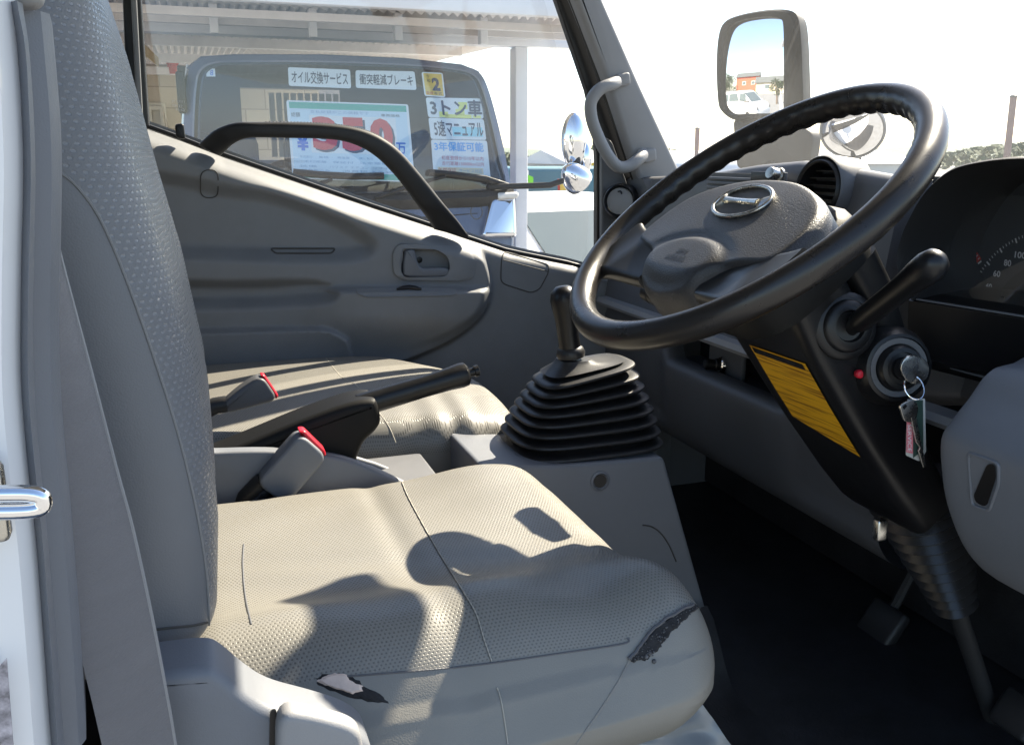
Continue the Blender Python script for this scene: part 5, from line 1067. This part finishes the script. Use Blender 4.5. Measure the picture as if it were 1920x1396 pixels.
# reflected in the mirror: what stands behind the truck
def beh(u, v, dist):                       # a point behind the truck, followed through the mirror
    h_ = mp_(u, v); d = (h_-EYE).normalized(); q = h_-gcn; n2 = (mn+ (q-mn*q.dot(mn))/RM).normalized(); r_ = d-n2*2*d.dot(n2); return h_+r_*((dist-h_.x)/r_.x), r_
vb, _ = beh(1390, 195, -11.0)
vehicle('minivan', 'white minivan parked behind the truck, visible in the door mirror', 'van', (vb.x, vb.y, 0), R_(-58), 3.6, 1.55, 1.62, M['white'], 'van')
def house(label, c, w, d, h, wallc, roofc, rot=0):
    t = thing('house', label, 'house', c); o = Vector(c); Mx = Matrix.Rotation(rot, 3, 'Z')
    def T(x, y, z): return o+Mx@Vector((x, y, z))
    build('wall', MB().loft([[T(x, y, z) for x, y in ((-d, -w), (d, -w), (d, w), (-d, w))] for z in (0, h)]), wallc, t)
    build('roof', MB().prism([T(-d-.5, -w-.4, h), T(d+.5, -w-.4, h), T(0, -w-.4, h+1.6)], Mx@Vector((0, 2*w+.8, 0))), roofc, t)
    for y in (-w*.5, w*.3):
        f = build('window', MB().box(T(d+.02, y, h*.62), (.04, .8, .6), M3=Mx), M['white'], t); build('pane', MB().box(T(d+.05, y, h*.62), (.03, .7, .5), M3=Mx), M['greyglass'], f)
hb_, _ = beh(1404, 130, -78); hb2, _ = beh(1446, 150, -58)
rt_ = mat('dark_roof_tiles', (.10, .11, .11), .7); house('red walled house behind the truck, visible in the door mirror', (hb_.x, hb_.y, 0), 5, 4, 5.6, mat('red_house_wall', (.50, .10, .05), .8), rt_)
house('beige walled house behind the truck, visible in the door mirror', (hb2.x, hb2.y, 0), 5, 3, 2.9, mat('beige_house_wall', (.60, .52, .38), .8), rt_)
def tree(label, c, H_, R2, n=1500, seed=1):
    rs_ = random.Random(seed); t = thing('tree', label, 'tree', c); c = Vector(c)
    build('trunk', MB().tube([c, c+Vector((.05, 0, H_*.5)), c+Vector((0, .05, H_*.85))], [.12, .08, .03], 8), mat('bark', (.10, .07, .05), .9), t); lf = MB()
    cl = [(Vector((rs_.gauss(0, R2*.45), rs_.gauss(0, R2*.45), H_*(.45+.5*rs_.random()))), R2*rs_.uniform(.25, .5)) for _ in range(14)]
    for _ in range(n):
        q, r_ = rs_.choice(cl); v = Vector((rs_.gauss(0, 1), rs_.gauss(0, 1), rs_.gauss(0, 1))).normalized()*r_*rs_.random()**.4; p = c+q+v
        a = Vector((rs_.gauss(0, 1), rs_.gauss(0, 1), rs_.gauss(0, .6))).normalized()*R2*.09; e = a.orthogonal().normalized()*R2*.05; lf.add([p-a, p+e, p+a, p-e], [(0, 1, 2, 3)])
    build('crown', lf, M['leaf'], t, smooth=0)
tb2, _ = beh(1455, 165, -20); tree('green garden bush behind the truck, visible in the door mirror', (tb2.x, tb2.y, 0), 2.4, 1.1, 900, 3)
tb3, _ = beh(1362, 150, -34); tree('garden tree behind the truck at the left edge of the door mirror', (tb3.x, tb3.y, 0), 4.0, 1.8, 900, 5)
# far trees and hills
rs_ = random.Random(4); tl = MB()
for _ in range(16000):
    ang = R_(rs_.uniform(-8, 62)); dist = rs_.uniform(95, 130); H_ = .9+2.0*abs(math.sin(ang*9)+.6*math.sin(ang*23+1))*.5
    p = EYE+Vector((math.sin(ang)*dist, math.cos(ang)*dist, 0)); p.z = rs_.random()**.7*H_+.2; a = Vector((rs_.gauss(0, 1), rs_.gauss(0, 1), rs_.gauss(0, .7))).normalized()*.42; e = a.orthogonal().normalized()*.24; tl.add([p-a, p+e, p+a, p-e], [(0, 1, 2, 3)])
struct('treeline', tl, M['leaf'], 'stuff', smooth=0)
hl_ = MB(); hl_.loft([[EYE+Vector((math.sin(a)*D_, math.cos(a)*D_, z-1.55)) for a in np.linspace(R_(-25), R_(75), 120) for z in [zz*(.55+.45*math.sin(a*7+1)*math.sin(a*3.1))]] for D_, zz in ((420, 0), (470, 9), (520, 11))], closed=False, caps=(False, False)); struct('hills', hl_, mat('far_hill', (.12, .15, .12), .9))
struct('ground', MB().grid(4, 4, lambda i, j: (-600+1200*i, -600+1200*j, 0)), M['asphalt'])

# ================================================================== light
SUN = Vector((.96, .57, 1.02)).normalized(); sel = math.asin(SUN.z)
w = bpy.data.worlds.new('World'); scene.world = w; w.use_nodes = True; nt = w.node_tree; bg = nt.nodes['Background']
sky = nd(nt, 'ShaderNodeTexSky', sky_type='NISHITA'); sky.sun_disc = False; sky.sun_elevation = sel; sky.sun_rotation = math.atan2(SUN.x, SUN.y); sky.dust_density = .7; sky.air_density = 1.0
nt.links.new(sky.outputs[0], bg.inputs[0]); bg.inputs[1].default_value = .088
sl_ = bpy.data.lights.new('sun', 'SUN'); sl_.energy = 5.0; sl_.angle = R_(.55); sl_.color = (1, .90, .72); so2 = bpy.data.objects.new('sun', sl_); COL.objects.link(so2); so2.rotation_euler = SUN.to_track_quat('Z', 'Y').to_euler(); so2.location = (3, 3, 6)
vs = scene.view_settings; vs.view_transform = 'Standard'; vs.look = 'None'; vs.gamma = 1; vs.exposure = 1.8
cy = scene.cycles; cy.max_bounces = 10; cy.diffuse_bounces = 5; cy.glossy_bounces = 5; cy.transparent_max_bounces = 24; cy.sample_clamp_indirect = 8; cy.caustics_reflective = False; cy.caustics_refractive = False
